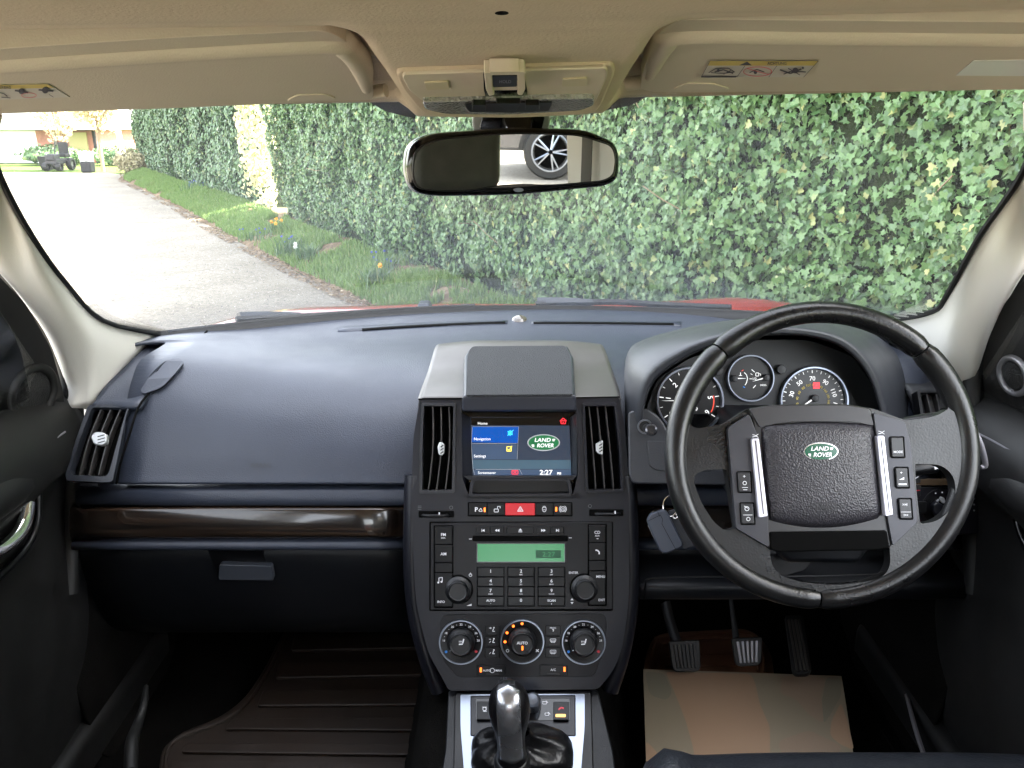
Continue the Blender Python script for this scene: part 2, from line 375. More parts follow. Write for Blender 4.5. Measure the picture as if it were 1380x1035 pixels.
def tarmac():
    m = mat('weathered_tarmac', (.2, .19, .18), .9, spec=.2); n = m.node_tree; b = n.nodes['Principled BSDF']; L = n.links.new
    tc = n.nodes.new('ShaderNodeTexCoord')
    def nz(s, d=6): t = n.nodes.new('ShaderNodeTexNoise'); t.inputs['Scale'].default_value = s; t.inputs['Detail'].default_value = d; L(tc.outputs['Object'], t.inputs[0]); return t
    a, c, v = nz(1.6), nz(18, 8), n.nodes.new('ShaderNodeTexVoronoi'); v.inputs['Scale'].default_value = 70; L(tc.outputs['Object'], v.inputs[0])
    ra = n.nodes.new('ShaderNodeValToRGB'); ra.color_ramp.elements[0].position = .35; ra.color_ramp.elements[1].position = .68
    ra.color_ramp.elements[0].color = (.235, .212, .176, 1); ra.color_ramp.elements[1].color = (.295, .27, .23, 1); L(a.outputs[0], ra.inputs[0])
    rb = n.nodes.new('ShaderNodeValToRGB'); rb.color_ramp.elements[0].position = .35; rb.color_ramp.elements[1].position = .7
    rb.color_ramp.elements[0].color = (.85, .84, .82, 1); rb.color_ramp.elements[1].color = (1.18, 1.17, 1.15, 1); L(c.outputs[0], rb.inputs[0])
    rc = n.nodes.new('ShaderNodeValToRGB'); rc.color_ramp.elements[0].color = (1.2, 1.2, 1.2, 1); rc.color_ramp.elements[1].color = (.75, .75, .75, 1); rc.color_ramp.elements[1].position = .8; L(v.outputs[0], rc.inputs[0])
    m1 = n.nodes.new('ShaderNodeMix'); m1.data_type = 'RGBA'; m1.blend_type = 'MULTIPLY'; m1.inputs[0].default_value = 1; L(ra.outputs[0], m1.inputs[6]); L(rb.outputs[0], m1.inputs[7])
    m2 = n.nodes.new('ShaderNodeMix'); m2.data_type = 'RGBA'; m2.blend_type = 'MULTIPLY'; m2.inputs[0].default_value = .8; L(m1.outputs[2], m2.inputs[6]); L(rc.outputs[0], m2.inputs[7])
    L(m2.outputs[2], b.inputs['Base Color'])
    q = n.nodes.new('ShaderNodeBump'); q.inputs['Distance'].default_value = .006; q.inputs['Strength'].default_value = .5; L(v.outputs[0], q.inputs['Height']); L(q.outputs[0], b.inputs['Normal'])
    return m
M['tarmac'] = tarmac()
M['lawn'] = mat('rough_lawn', (.09, .14, .035), 1, spec=.1, bump=1, bs=10, dist=.05, var=.35, vs=2)
def np_mesh(name, V, Fq, mat_, parent=None, smooth=False):
    V = np.asarray(V, np.float32); Fq = np.asarray(Fq, np.int32); k = Fq.shape[1]; me = bpy.data.meshes.new(name)
    me.vertices.add(len(V)); me.vertices.foreach_set('co', V.ravel()); me.loops.add(Fq.size); me.loops.foreach_set('vertex_index', Fq.ravel())
    me.polygons.add(len(Fq)); me.polygons.foreach_set('loop_start', np.arange(0, Fq.size, k, dtype=np.int32)); me.update(calc_edges=True)
    if smooth: me.polygons.foreach_set('use_smooth', np.ones(len(Fq), bool))
    me.materials.append(mat_); return link(name, me, parent)
# ground
def sheet(name, pts, z, m, kind='structure'):
    o = mesh(name, [(x, y, z) for x, y in pts], [list(range(len(pts)))], m, smooth=False); o['kind'] = kind; return o
sheet('ground', [(-600, -600), (600, -600), (600, 900), (-600, 900)], -.02, M['lawn'])
EDGE = [(7.5, -12), (5.6, -6), (4.2, -2.2), (2.6, .9), (1.25, 3.2), (-.2, 5.2), (-1.2, 6.77), (-2.24, 8.4), (-4.2, 11.7), (-6.34, 15.5), (-11.2, 23.6), (-12.2, 26)]
sheet('driveway', [(-30, 29), (-34, -25), (14, -25), (12, -12)] + EDGE[0:] + [(-13.5, 27.5)], -.006, M['tarmac'])
HF = [(6.9, -7), (4.9, -2.2), (3.4, 0), (1.95, 2.6), (.6, 4.9), (-.93, 7.6), (-2.2, 9.7), (-3.5, 12.1)]       # foot of the near hedge
HF2 = [(-4.15, 13.3), (-5.6, 15.9), (-8.2, 20), (-12.3, 27)]
def poly_at(P, n):
    P = np.array(P, float); d = np.r_[0, np.cumsum(np.hypot(*np.diff(P, axis=0).T))]; s = np.linspace(0, d[-1], n)
    return np.c_[np.interp(s, d, P[:, 0]), np.interp(s, d, P[:, 1])]
# bank between drive and hedge
e = poly_at(EDGE[3:], 150); h = poly_at(HF[2:] + HF2, 150); V = []; K = 30
def bankz(t, x, y): return -.012 + .22 * min(1, t * 1.15) ** .8 + (.035 * noise.noise(Vector((x * 2.2, y * 2.2, 0))) + .02 * noise.noise(Vector((x * 7, y * 7, 3)))) * min(1, t * 5)
for i in range(150):
    for j in range(K):
        t = j / (K - 1) * 1.5; wob = .12 * noise.noise(Vector((e[i, 0] * 1.5, e[i, 1] * 1.5, 9))) * (1 - min(1, t))
        x = e[i, 0] + (h[i, 0] - e[i, 0]) * (t + wob); y = e[i, 1] + (h[i, 1] - e[i, 1]) * t
        V.append((x, y, bankz(t, x, y)))
o = np_mesh('verge_bank', V, [[i * K + j, i * K + j + 1, (i + 1) * K + j + 1, (i + 1) * K + j] for i in range(149) for j in range(K - 1)], M['soil'], smooth=True); o['kind'] = 'structure'
# stones and litter on the edge of the drive
def scatter_blades(name, cnt, place, hgt, m, wid=.006, lean=.5, curve=True):
    V = np.zeros((cnt, 5, 3)); 
    x, y, z = place(cnt); H = hgt * RNG.uniform(.45, 1.25, cnt); a = RNG.uniform(0, 2 * np.pi, cnt); ln = RNG.uniform(.1, lean, cnt) * H
    wd = wid * RNG.uniform(.6, 1.3, cnt); px, py = -np.sin(a) * wd, np.cos(a) * wd; dx, dy = np.cos(a) * ln, np.sin(a) * ln
    V[:, 0] = np.c_[x - px, y - py, z]; V[:, 1] = np.c_[x + px, y + py, z]
    V[:, 2] = np.c_[x + px * .8 + dx * .35, y + py * .8 + dy * .35, z + H * .6]; V[:, 3] = np.c_[x - px * .8 + dx * .35, y - py * .8 + dy * .35, z + H * .6]
    V[:, 4] = np.c_[x + dx, y + dy, z + H * .95]
    b = np.arange(cnt)[:, None] * 5
    Fc = np.r_[b + [0, 1, 2], b + [0, 2, 3], b + [3, 2, 4]]
    return np_mesh(name, V.reshape(-1, 3), Fc, m)
def on_bank(i_lo, i_hi, t_lo, t_hi, patch=None):
    def f(n):
        xs, ys, zs = [], [], []
        while len(xs) < n:
            i = random.uniform(i_lo, i_hi); k = int(i); fr = i - k; k2 = min(149, k + 1)
            t = random.uniform(t_lo, t_hi); E0 = e[k] * (1 - fr) + e[k2] * fr; H0 = h[k] * (1 - fr) + h[k2] * fr
            x, y = E0 + (H0 - E0) * t
            if patch is not None and noise.noise(Vector((x * 1.3, y * 1.3, 5))) + .35 * noise.noise(Vector((x * 6, y * 6, 1))) < patch: continue
            xs.append(x); ys.append(y); zs.append(bankz(t, x, y) - .01)
        return np.array(xs), np.array(ys), np.array(zs)
    return f
g = scatter_blades('grass', 90000, on_bank(18, 149, .05, .98, -.30), .10, M['grass'], .0055); g['kind'] = 'stuff'
def litter(n):
    V = []; Fc = []
    x, y, z = on_bank(15, 149, -.22, .35, -.2)(n)
    for a, b_, c in zip(x, y, z):
        s = random.uniform(.008, .03); q = random.uniform(0, 6.3); zz = max(c, -.004) + .014; b = len(V)
        for k in range(5): V.append((a + s * math.cos(q + k * 1.257) * random.uniform(.6, 1), b_ + s * math.sin(q + k * 1.257) * random.uniform(.5, 1), zz + random.uniform(-.006, .012)))
        V.append((a, b_, zz + s * .35)); Fc += [[b + k, b + (k + 1) % 5, b + 5] for k in range(5)]
    return np_mesh('leaf_litter', V, Fc, leafmat('dry_leaf', (.12, .08, .045), (.22, .16, .1), (.45, .38, .27), .8, 0))
o = litter(7000); o['kind'] = 'stuff'
def grit(n):
    V = []; Fc = []
    for _ in range(n):
        y = 4.5 + 12 * random.random() ** 1.6; xe = np.interp(y, [p[1] for p in EDGE], [p[0] for p in EDGE]); x = xe - abs(random.gauss(0, 1.6)); s = random.uniform(.003, .011); q = random.uniform(0, 6.3); b = len(V)
        for k in range(4): V.append((x + s * math.cos(q + k * 1.57) * random.uniform(.6, 1), y + s * math.sin(q + k * 1.57), -.006))
        V.append((x, y, -.006 + s * .8)); Fc += [[b + k, b + (k + 1) % 4, b + 4] for k in range(4)]
    return np_mesh('grit', V, Fc, leafmat('grit_stone', (.10, .09, .08), (.3, .28, .25), (.5, .47, .42), .9, 0))
o = grit(9000); o['kind'] = 'stuff'
# ---- ivy
IVY = np.array([(0, .0), (.28, -.16), (.5, .02), (.34, .26), (.44, .5), (.17, .52), (0, 1.0), (-.17, .52), (-.44, .5), (-.34, .26), (-.5, .02), (-.28, -.16), (0, .45)], float)
IZ = np.array([0, .07, .13, .08, .12, .06, -.10, .06, .12, .08, .13, .07, 0])
OVAL = np.array([(0, -.05), (.26, .1), (.38, .38), (.24, .7), (0, 1.0), (-.24, .7), (-.38, .38), (-.26, .1), (0, .45)], float)
OZ = np.array([0, .07, .12, .08, -.06, .08, .12, .07, 0])
def leaf_shape(kind):
    P, Z = (IVY, IZ) if kind == 0 else (OVAL, OZ); n = len(P) - 1
    V = np.c_[P[:, 0], P[:, 1] - .4, Z]; return V, np.array([[k, (k + 1) % n, n] for k in range(n)])
def rot_frames(N, up_j=.5, rng=RNG):
    """per leaf 3x3: local z = facing N (n,3), local y = tip, hanging down"""
    n = len(N); d = np.tile([0, 0, -1.0], (n, 1)) + rng.normal(0, up_j, (n, 3))
    d -= N * (d * N).sum(1)[:, None]; d /= np.linalg.norm(d, axis=1)[:, None]; x = np.cross(d, N)
    return np.stack([x, d, N], 2)
def hedge_points(P, n, h0, h1, near=None, dens=None, lump=.16):
    P = np.array(P, float); seg = np.diff(P, axis=0); L_ = np.hypot(*seg.T); c = np.r_[0, np.cumsum(L_)]
    s = RNG.uniform(0, 1, n)
    if dens: s = s ** dens
    s = s * c[-1]; k = np.clip(np.searchsorted(c, s) - 1, 0, len(seg) - 1); f = (s - c[k]) / L_[k]
    base = P[k] + seg[k] * f[:, None]; t = seg[k] / L_[k][:, None]; nrm = np.c_[-t[:, 1], t[:, 0]]   # left of direction = drive side
    z = RNG.uniform(h0, h1, n)
    out = np.array([noise.noise(Vector((a * .9, zz * .9, 2))) * lump + noise.noise(Vector((a * 3.1, zz * 3.1, 7))) * lump * .55 + noise.noise(Vector((a * 8.5, zz * 8.5, 4))) * lump * .35 for a, zz in zip(s, z)])
    low = np.clip(1 - z / .5, 0, 1); out -= low * .18
    return base, nrm, z, out
def hedge(name, P, n_near, label, h_top, m, leaf_r, parts=0, dens=None, kinds=(0,), topfn=None):
    TF = topfn or (lambda y: h_top)
    root = thing(name, label, 'hedge', (P[0][0], P[0][1], 0))
    base, nrm, z, out = hedge_points(P, n_near, .14, min(h_top, 2.9), dens=dens)
    depth = -np.abs(RNG.normal(0, .05, n_near)); q = out + depth
    pos = np.c_[base + nrm * q[:, None], z]
    N = np.c_[nrm * 1.0, np.full(n_near, .35)] + RNG.normal(0, .42, (n_near, 3)); N /= np.linalg.norm(N, axis=1)[:, None]
    Fm = rot_frames(N); sc = leaf_r * RNG.uniform(.55, 1.25, n_near)
    # the largest in the picture become leaves of their own
    C_ = np.array(CAM); dv = pos - C_; fy = dv @ np.array([0, cP, -sP]); uu = dv[:, 0] / fy; vv = (dv @ np.array([0, sP, cP])) / fy
    seen = (fy > .5) & (uu > -.64) & (uu < .64) & (vv > .10) & (vv < .37) & (depth > -.03)
    size = np.where(seen, sc / np.maximum(fy, .1), 0); pick = np.argsort(-size)[:parts] if parts else np.array([], int)
    keep = np.ones(n_near, bool); keep[pick] = False
    for kd in kinds:
        V0, F0 = leaf_shape(kd); sel = np.where(keep)[0]; sel = sel[(np.arange(len(sel)) % len(kinds)) == kinds.index(kd)]
        V = np.einsum('nij,kj->nki', Fm[sel], V0) * sc[sel][:, None, None] + pos[sel][:, None, :]
        Fc = (F0[None] + (np.arange(len(sel)) * len(V0))[:, None, None]).reshape(-1, 3)
        o = np_mesh('foliage', V.reshape(-1, 3), Fc, m, root); o['kind'] = 'stuff'
    if parts:
        V0, F0 = leaf_shape(0); me = bpy.data.meshes.new('leaf'); me.from_pydata([tuple(v) for v in V0], [], [tuple(int(a) for a in f) for f in F0]); me.materials.append(m)
        for i in pick:
            o = link('leaf', me, root); T = Matrix(Fm[i].tolist()).to_4x4(); T = Matrix.Translation(Vector(pos[i])) @ T @ Matrix.Scale(sc[i], 4)
            o.matrix_basis = T
    # upper part beyond the view: coarser leaves
    if h_top > 3:
        n2 = 5200; b2, nr2, z2, o2 = hedge_points(P, n2, 2.7, h_top, dens=None); side = RNG.uniform(-.6, 0, n2) * (RNG.random(n2) < .3)
        z2 = 2.7 + (z2 - 2.7) * (np.array([TF(y) for y in b2[:, 1]]) - 2.7) / (h_top - 2.7); p2 = np.c_[b2 + nr2 * (o2 + side)[:, None], z2]; N2 = np.c_[nr2, np.full(n2, .6)] + RNG.normal(0, .5, (n2, 3)); N2 /= np.linalg.norm(N2, axis=1)[:, None]
        F2 = rot_frames(N2); V = np.einsum('nij,kj->nki', F2, V0 if parts else leaf_shape(0)[0]) * (.13 * RNG.uniform(.6, 1.2, n2))[:, None, None] + p2[:, None, :]
        L0, LF = leaf_shape(0); o = np_mesh('unseen_upper_foliage', V.reshape(-1, 3), (LF[None] + (np.arange(n2) * len(L0))[:, None, None]).reshape(-1, 3), m, root); o['kind'] = 'stuff'
    # solid dark interior mass, added to block the sun
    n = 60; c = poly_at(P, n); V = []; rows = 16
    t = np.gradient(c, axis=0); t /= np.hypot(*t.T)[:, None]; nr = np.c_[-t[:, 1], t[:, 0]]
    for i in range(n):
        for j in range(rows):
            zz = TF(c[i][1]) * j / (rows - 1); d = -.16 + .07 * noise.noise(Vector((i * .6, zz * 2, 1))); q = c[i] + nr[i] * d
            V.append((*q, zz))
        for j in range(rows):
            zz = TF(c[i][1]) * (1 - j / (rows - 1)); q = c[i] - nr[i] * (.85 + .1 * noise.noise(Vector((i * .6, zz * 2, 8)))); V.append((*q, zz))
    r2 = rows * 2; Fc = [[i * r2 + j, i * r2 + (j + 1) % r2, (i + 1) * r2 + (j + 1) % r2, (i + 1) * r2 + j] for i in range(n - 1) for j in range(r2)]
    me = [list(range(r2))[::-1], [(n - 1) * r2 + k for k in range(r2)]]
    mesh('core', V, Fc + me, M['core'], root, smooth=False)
    # stems
    st = []; 
    V = []; Fc = []
    for _ in range(90 if parts else 30):
        b_, nr_, z_, o_ = hedge_points(P, 1, .05, 2.3); p = Vector((*(b_[0] + nr_[0] * (o_[0] - .035 + random.uniform(-.02, .03))), z_[0])); d = Vector((random.uniform(-1, 1), random.uniform(-1, 1), random.uniform(-.4, .9))).normalized() * random.uniform(.1, .3)
        r_ = random.uniform(.0015, .004); x = d.orthogonal().normalized() * r_; y = d.cross(x).normalized() * r_; b = len(V); mid = p + d * .5 + Vector((0, 0, random.uniform(-.03, .03)))
        for q in (p, mid, p + d):
            for k in range(3): V.append(q + x * math.cos(k * 2.09) + y * math.sin(k * 2.09))
        for a in (0, 3): Fc += [[b + a + k, b + a + (k + 1) % 3, b + a + 3 + (k + 1) % 3, b + a + 3 + k] for k in range(3)]
    o = mesh('stems', V, Fc, M['twig'], root, smooth=False); o['kind'] = 'stuff'
    return root
hedge('ivy_hedge', HF[2:], 120000, 'tall dense ivy covered hedge filling the view right behind the bonnet', 6.6, M['ivy'], .043, parts=300, kinds=(0,), topfn=lambda y: 6.6 - 2.9 * min(1, max(0, (y - 4.5) / 2.5)))  # near end raised out of view, added height keeps sun off the dash
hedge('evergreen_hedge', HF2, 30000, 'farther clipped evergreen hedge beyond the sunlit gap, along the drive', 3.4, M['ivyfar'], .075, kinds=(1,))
# ---- shrubs, flowers, things down the drive
def shrub(name, label, cat, c, r, hgt, n, m, trunk=True, ls=.07, twigm=None):
    root = thing(name, label, cat, c)
    pts = RNG.normal(0, 1, (n, 3)); pts /= np.linalg.norm(pts, axis=1)[:, None]; pts *= RNG.uniform(.35, 1, n)[:, None] ** .6
    lum = np.array([1 + .35 * noise.noise(Vector(p * 2.2) + Vector(c)) for p in pts]); pts *= lum[:, None]
    base = hgt * .28 if trunk else 0
    pos = pts * np.array([r, r, (hgt - base) / 2]) + np.array(c) + np.array([0, 0, base + (hgt - base) / 2])
    N = pts + RNG.normal(0, .6, (n, 3)) + np.array([0, 0, .3]); N /= np.linalg.norm(N, axis=1)[:, None]
    V0, F0 = leaf_shape(1); V = np.einsum('nij,kj->nki', rot_frames(N), V0) * (ls * RNG.uniform(.6, 1.3, n))[:, None, None] + pos[:, None, :]
    o = np_mesh('crown', V.reshape(-1, 3), (F0[None] + (np.arange(n) * len(V0))[:, None, None]).reshape(-1, 3), m, root)
    if trunk:
        c = Vector(c); tube('trunk', [c + Vector((0, 0, -.05)), c + Vector((.03, 0, hgt * .35)), c + Vector((.0, .05, hgt * .8))], [.07, .05, .02], twigm or M['twig'], root, seg=7)
        for k in range(5):
            a = k * 1.3; b0 = c + Vector((.02, 0, hgt * (.3 + .08 * k))); tube('limb', [b0, b0 + Vector((math.cos(a) * r * .4, math.sin(a) * r * .4, hgt * .14)), b0 + Vector((math.cos(a) * r * .75, math.sin(a) * r * .75, hgt * .25))], [.03, .02, .008], twigm or M['twig'], root, seg=5, sub=2)
    return root
shrub('gap_light_shrub', 'added shrub, leaves paled to stand for sunlight in the gap between two hedges', 'shrub', (-3.95, 12.9, .1), .30, 3.0, 2600, M['sun_paled'], False, .07)  # made-up shrub, its pale leaves stand for the sunlit gap
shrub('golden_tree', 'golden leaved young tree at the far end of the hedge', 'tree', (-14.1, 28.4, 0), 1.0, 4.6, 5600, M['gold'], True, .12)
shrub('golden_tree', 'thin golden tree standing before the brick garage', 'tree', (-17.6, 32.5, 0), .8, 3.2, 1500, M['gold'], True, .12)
shrub('low_green_shrub', 'low dark green shrub under the brick wall', 'shrub', (-18.2, 33, 0), 1.3, .75, 2200, M['ivyfar'], False, .12)
shrub('low_green_shrub', 'low dark green shrub beside the olive door of the garage', 'shrub', (-15.6, 33, 0), 1.1, .7, 1800, M['ivyfar'], False, .12)
shrub('straw_coloured_shrub', 'small straw coloured bush at the foot of the far hedge', 'shrub', (-11.6, 25.2, .05), .55, .8, 1500, leafmat('straw_leaf', (.3, .27, .16), (.4, .36, .22), (.45, .42, .3), .8, .2), False, .08)
# garage
M['brick'] = mat('pinkish_brick', (.36, .16, .12), .9, bump=.4, bs=60, var=.2, vs=5)
M['roofw'] = mat('white_fascia', (.8, .8, .8), .5); M['olive'] = mat('olive_door', (.42, .37, .17), .7)
M['fence'] = mat('grey_fence_wood', (.22, .2, .18), .9, var=.25, vs=20)
gr = thing('garage', 'low pink brick outbuilding with deep white roof at the end of the drive', 'building', (-21, 36, 0))
box('wall', (-18.5, 36.5, .65), (2.4, 4, 1.3), M['brick'], gr, .01); box('glare_white_wall', (-25.2, 36.52, .65), (11, 4, 1.3), M['roofw'], gr, .01)  # left stretch coloured white to imitate blown-out glare
for k in range(4): box('wall_pillar', (-28.8 + k * 3.3, 34.46, .64), (.1, .09, 1.26), M['fence'], gr, .004)
box('roof', (-24.0, 36.3, 2.1), (14.2, 5.2, 1.55), M['roofw'], gr, .02)
box('door', (-17.95, 34.45, .62), (.75, .08, 1.2), M['olive'], gr, .005)
box('drainpipe', (-17.25, 34.42, .64), (.12, .1, 1.28), M['seal'], gr, .01)
fr = thing('board_fence', 'weathered grey vertical board fence beside the garage', 'fence', (-14.6, 33.6, 0))
for k in range(26):
    box('board', (-14.9 + k * .125, 33.9 - k * .16, .95 + .02 * (k % 3)), (.11, .02, 1.9), M['fence'], fr, .002, rot=Matrix.Rotation(R(-52), 4, 'Z'))
for zz in (.5, 1.4): hexa('rail', [(Vector((-14.95, 34.0, zz))), Vector((-14.95, 34.0, zz + .08)), Vector((-11.7, 29.95, zz + .08)), Vector((-11.7, 29.95, zz))], [Vector((-14.9, 34.05, zz)), Vector((-14.9, 34.05, zz + .08)), Vector((-11.65, 30.0, zz + .08)), Vector((-11.65, 30.0, zz))], M['fence'], fr, 0)
lp = hexa('leaning_board', [Vector((-14.9, 31.6, 0)), Vector((-14.7, 31.6, 0)), Vector((-15.35, 32.6, 2.1)), Vector((-15.55, 32.6, 2.1))], [Vector((-14.9, 31.64, 0)), Vector((-14.7, 31.64, 0)), Vector((-15.35, 32.64, 2.1)), Vector((-15.55, 32.64, 2.1))], mat('grey_board', (.45, .45, .48), .7), None, .004)
tag(lp, 'long pale board leaning on the fence by the garage', 'board')
# parked motor scooter at the far end
bk = thing('garden_tractor', 'small dark ride on mower parked at the far end of the drive', 'mower', (-15.75, 29, 0))
MB_ = mat('mower_paint', (.015, .015, .02), .5); 
def wheel(parent, c, r, wd, ax=Vector((0, 1, 0)), rimm=None, name='wheel'):
    ax = ax.normalized(); u = ax.orthogonal().normalized(); v = ax.cross(u); prof = [(r * .6, -wd), (r * .93, -wd), (r, -wd * .6), (r, wd * .6), (r * .93, wd), (r * .6, wd)]
    n = 28; V = []; 
    for q, hh in prof:
        for i in range(n): a = 2 * math.pi * i / n; V.append(Vector(c) + u * (q * math.cos(a)) + v * (q * math.sin(a)) + ax * hh)
    Fc = [[j * n + i, j * n + (i + 1) % n, ((j + 1) % 6) * n + (i + 1) % n, ((j + 1) % 6) * n + i] for j in range(6) for i in range(n)]
    t = mesh(name, V, Fc, M['seal'], parent)
    V = []; Fc = []
    for s_, hh in ((1, -wd * .3), (1, wd * .3)):
        for i in range(n): a = 2 * math.pi * i / n; V.append(Vector(c) + u * (r * .6 * math.cos(a)) + v * (r * .6 * math.sin(a)) + ax * hh)
    Fc = [list(range(n)), [2 * n - 1 - k for k in range(n)]]
    mesh('hub', V, Fc, rimm or M['steel'], t, smooth=False); return t
for dx, dy, r_ in ((-.32, 0, .26), (.32, 0, .26), (-.28, -.9, .18), (.28, -.9, .18)): wheel(bk, (-15.75 + dx * .8, 29 + dy * .8, r_ * .8), r_ * .8, .08, Vector((1, 0, 0)))
box('chassis', (-15.75, 28.7, .32), (.4, 1.0, .16), MB_, bk, .02); box('bonnet', (-15.75, 28.35, .46), (.32, .42, .22), MB_, bk, .05); box('seat', (-15.75, 29.0, .5), (.4, .35, .12), M['seal'], bk, .03)
box('seat_back', (-15.75, 29.14, .74), (.34, .08, .4), M['seal'], bk, .03); tube('steering_column', [Vector((-15.75, 28.5, .5)), Vector((-15.75, 28.66, .95))], .02, M['seal'], bk, sub=1)
cr = thing('wheeled_bin', 'small black lidded bin standing left of the ride on mower', 'bin', (-16.45, 29.2, 0))
def sq(r_, z): return [Vector((-16.45 + a * r_, 29.2 + b * r_, z)) for a, b in ((-1, -1), (1, -1), (1, 1), (-1, 1))]
hexa('body', sq(.15, 0), sq(.2, .42), M['seal'], cr, .01); box('lid', (-16.45, 29.2, .44), (.43, .43, .04), M['black'], cr, .015)
pt = thing('plant_pot', 'dark flower pot with white flowers at the end of the hedge', 'plant pot', (-14.2, 27.6, 0))
V = []; 
box('pot', (-14.2, 27.6, .18), (.36, .36, .36), M['seal'], pt, .05)
o = scatter_blades('flowers', 160, lambda n: (RNG.uniform(-14.35, -14.05, n), RNG.uniform(27.45, 27.75, n), np.full(n, .34)), .3, mat('white_petal', (.8, .8, .75), .7), .03); o.parent = pt; o.matrix_parent_inverse = Matrix.Translation(-Vector(pt.location))
# flowers on the verge
PET = {'blue': mat('blue_petal', (.06, .07, .42), .6), 'yellow': mat('yellow_petal', (.8, .52, .03), .6), 'white': mat('white_flower', (.8, .8, .78), .6), 'orange': mat('orange_trumpet', (.8, .3, .02), .6)}
def flower_clump(px, py, z, kind, label, n=6, leafn=90, hh=.2, spread=.14):
    c = atz(px, py, z); root = thing('flower_clump', label, 'flowers', c, 'flower clumps on the verge')
    o = scatter_blades('leaves', leafn, lambda k: (c.x + RNG.normal(0, spread * .5, k), c.y + RNG.normal(0, spread * .5, k), np.full(k, c.z - .02)), hh, M['ivyfar'], .006, .9)
    o.parent = root; o.matrix_parent_inverse = Matrix.Translation(-c)
    for k in range(n):
        p = c + Vector((random.gauss(0, spread * .6), random.gauss(0, spread * .6), hh * random.uniform(.6, 1.0))); r_ = .028 if kind == 'yellow' else .014 if kind == 'blue' else .028
        V = []; Fc = []; fa = (CAM - p).normalized(); fa = (fa + Vector((random.uniform(-.4, .4), random.uniform(-.4, .4), .5))).normalized(); u = fa.orthogonal().normalized(); v = fa.cross(u)
        for j in range(6):
            a = j * 1.047; b = len(V)
            V += [p, p + (u * math.cos(a - .4) + v * math.sin(a - .4)) * r_ * .6 + fa * .004, p + (u * math.cos(a) + v * math.sin(a)) * r_ - fa * .004, p + (u * math.cos(a + .4) + v * math.sin(a + .4)) * r_ * .6 + fa * .004]; Fc.append([b, b + 1, b + 2, b + 3])
        f = mesh('flower', V, Fc, PET[kind], root, smooth=False)
        tube('stem', [p - fa * .002, Vector((p.x, p.y, c.z - .02))], .003, M['ivyfar'], f, seg=4, sub=1)
        if kind == 'yellow': tube('trumpet', [p, p + fa * .03], [.010, .016], PET['orange'], f, seg=8, sub=1)
flower_clump(507, 384, .09, 'yellow', 'single yellow daffodil nearest the bonnet in a leafy tuft', 1, 150, .2, .12)
flower_clump(520, 372, .12, 'blue', 'blue flowers in tall leaves just behind the single nearest daffodil', 7, 120, .24, .16)
flower_clump(413, 346, .12, 'white', 'pair of white flowers in a spiky tuft halfway along the verge', 2, 120, .16, .1)
flower_clump(392, 340, .1, 'blue', 'blue flowers left of the white pair on the verge', 6, 160, .2, .16)
flower_clump(372, 318, .1, 'yellow', 'cluster of yellow daffodils at the sunlit gap', 4, 60, .22, .1)
flower_clump(345, 322, .1, 'blue', 'blue flowers left of the daffodil cluster at the gap', 6, 60, .14, .16)
flower_clump(263, 262, .1, 'blue', 'patch of blue flowers along the far hedge', 12, 120, .28, .22)
flower_clump(222, 238, .1, 'white', 'white flowers in the far grass before the evergreen hedge', 5, 90, .3, .2)
# ============================================================ the car shell
car = thing('car', 'red car seen from inside, cream headliner and pillars round the windscreen', 'car', (0, .4, 0))
# windscreen
WL = [at(213, 450, 1.4627), atx(138, 431, -.68), atx(89, 382, -.66), atx(44, 320, -.64), atx(0, 238, -.62), atx(-28, 150, -.585)]
WR = [at(1201, 431, 1.44), at(1257, 419, 1.25), at(1278, 395, 1.18), at(1320, 319, 1.08), at(1380, 230, .994), at(1408, 135, .90)]
WC = [at(690, 414, 1.78), at(690, 398, 1.73), at(690, 352, 1.55), at(690, 290, 1.32), at(690, 225, 1.12), at(690, 146, .93)]
for k in range(6):
    z_ = (WL[k].z + WR[k].z) / 2 - (.03 if k == 0 else 0); WC[k] = Vector((.0, 1.78 - (z_ - 1.105) / .494, z_))
WC[0] = at(690, 414, 1.78)
for P_ in (WL, WC, WR): P_.append(P_[5] + (P_[5] - P_[4]) * .7)
def wrow(k, n=13, ext=1.0):
    a, c, b = WL[k], WC[k], WR[k]; out = []
    for i in range(n):
        s = -ext + 2 * ext * i / (n - 1)
        e_ = a if s < 0 else b; t = abs(s); lin = c.lerp(e_, t); q = (c.y - e_.y); lin.y = c.y - q * t * t; lin.z = c.z + (e_.z - c.z) * t * t
        out.append(lin)
    return out
ws = surf('windscreen', [wrow(k, 31) for k in range(7)], M['glass'], car, 1, 5, solid=.005, flip=True)
# black border of the glass along the bottom and the sides
def px_of(p): d = p - CAM; f = d.y * cP - d.z * sP; return 690 + FPX * d.x / f, 517.5 - FPX * (d.y * sP + d.z * cP) / f
bot = wrow(0, 25); 
def strip(name, line, inward, m, solid=.004):
    rows = [line, inward]; return surf(name, rows, m, car, 2, 1, solid=solid)
strip('windscreen_seal', [p + Vector((0, -.004, .006)) for p in wrow(0, 25)], [p + Vector((0, -.03, -.022)) for p in wrow(0, 25)], M['seal'], .008)
for s, Wd in ((-1, WL), (1, WR)):
    tube('side_seal', [p + Vector((-s * .004, -.006, 0)) for p in Wd], .0042, M['seal'], car, seg=6)
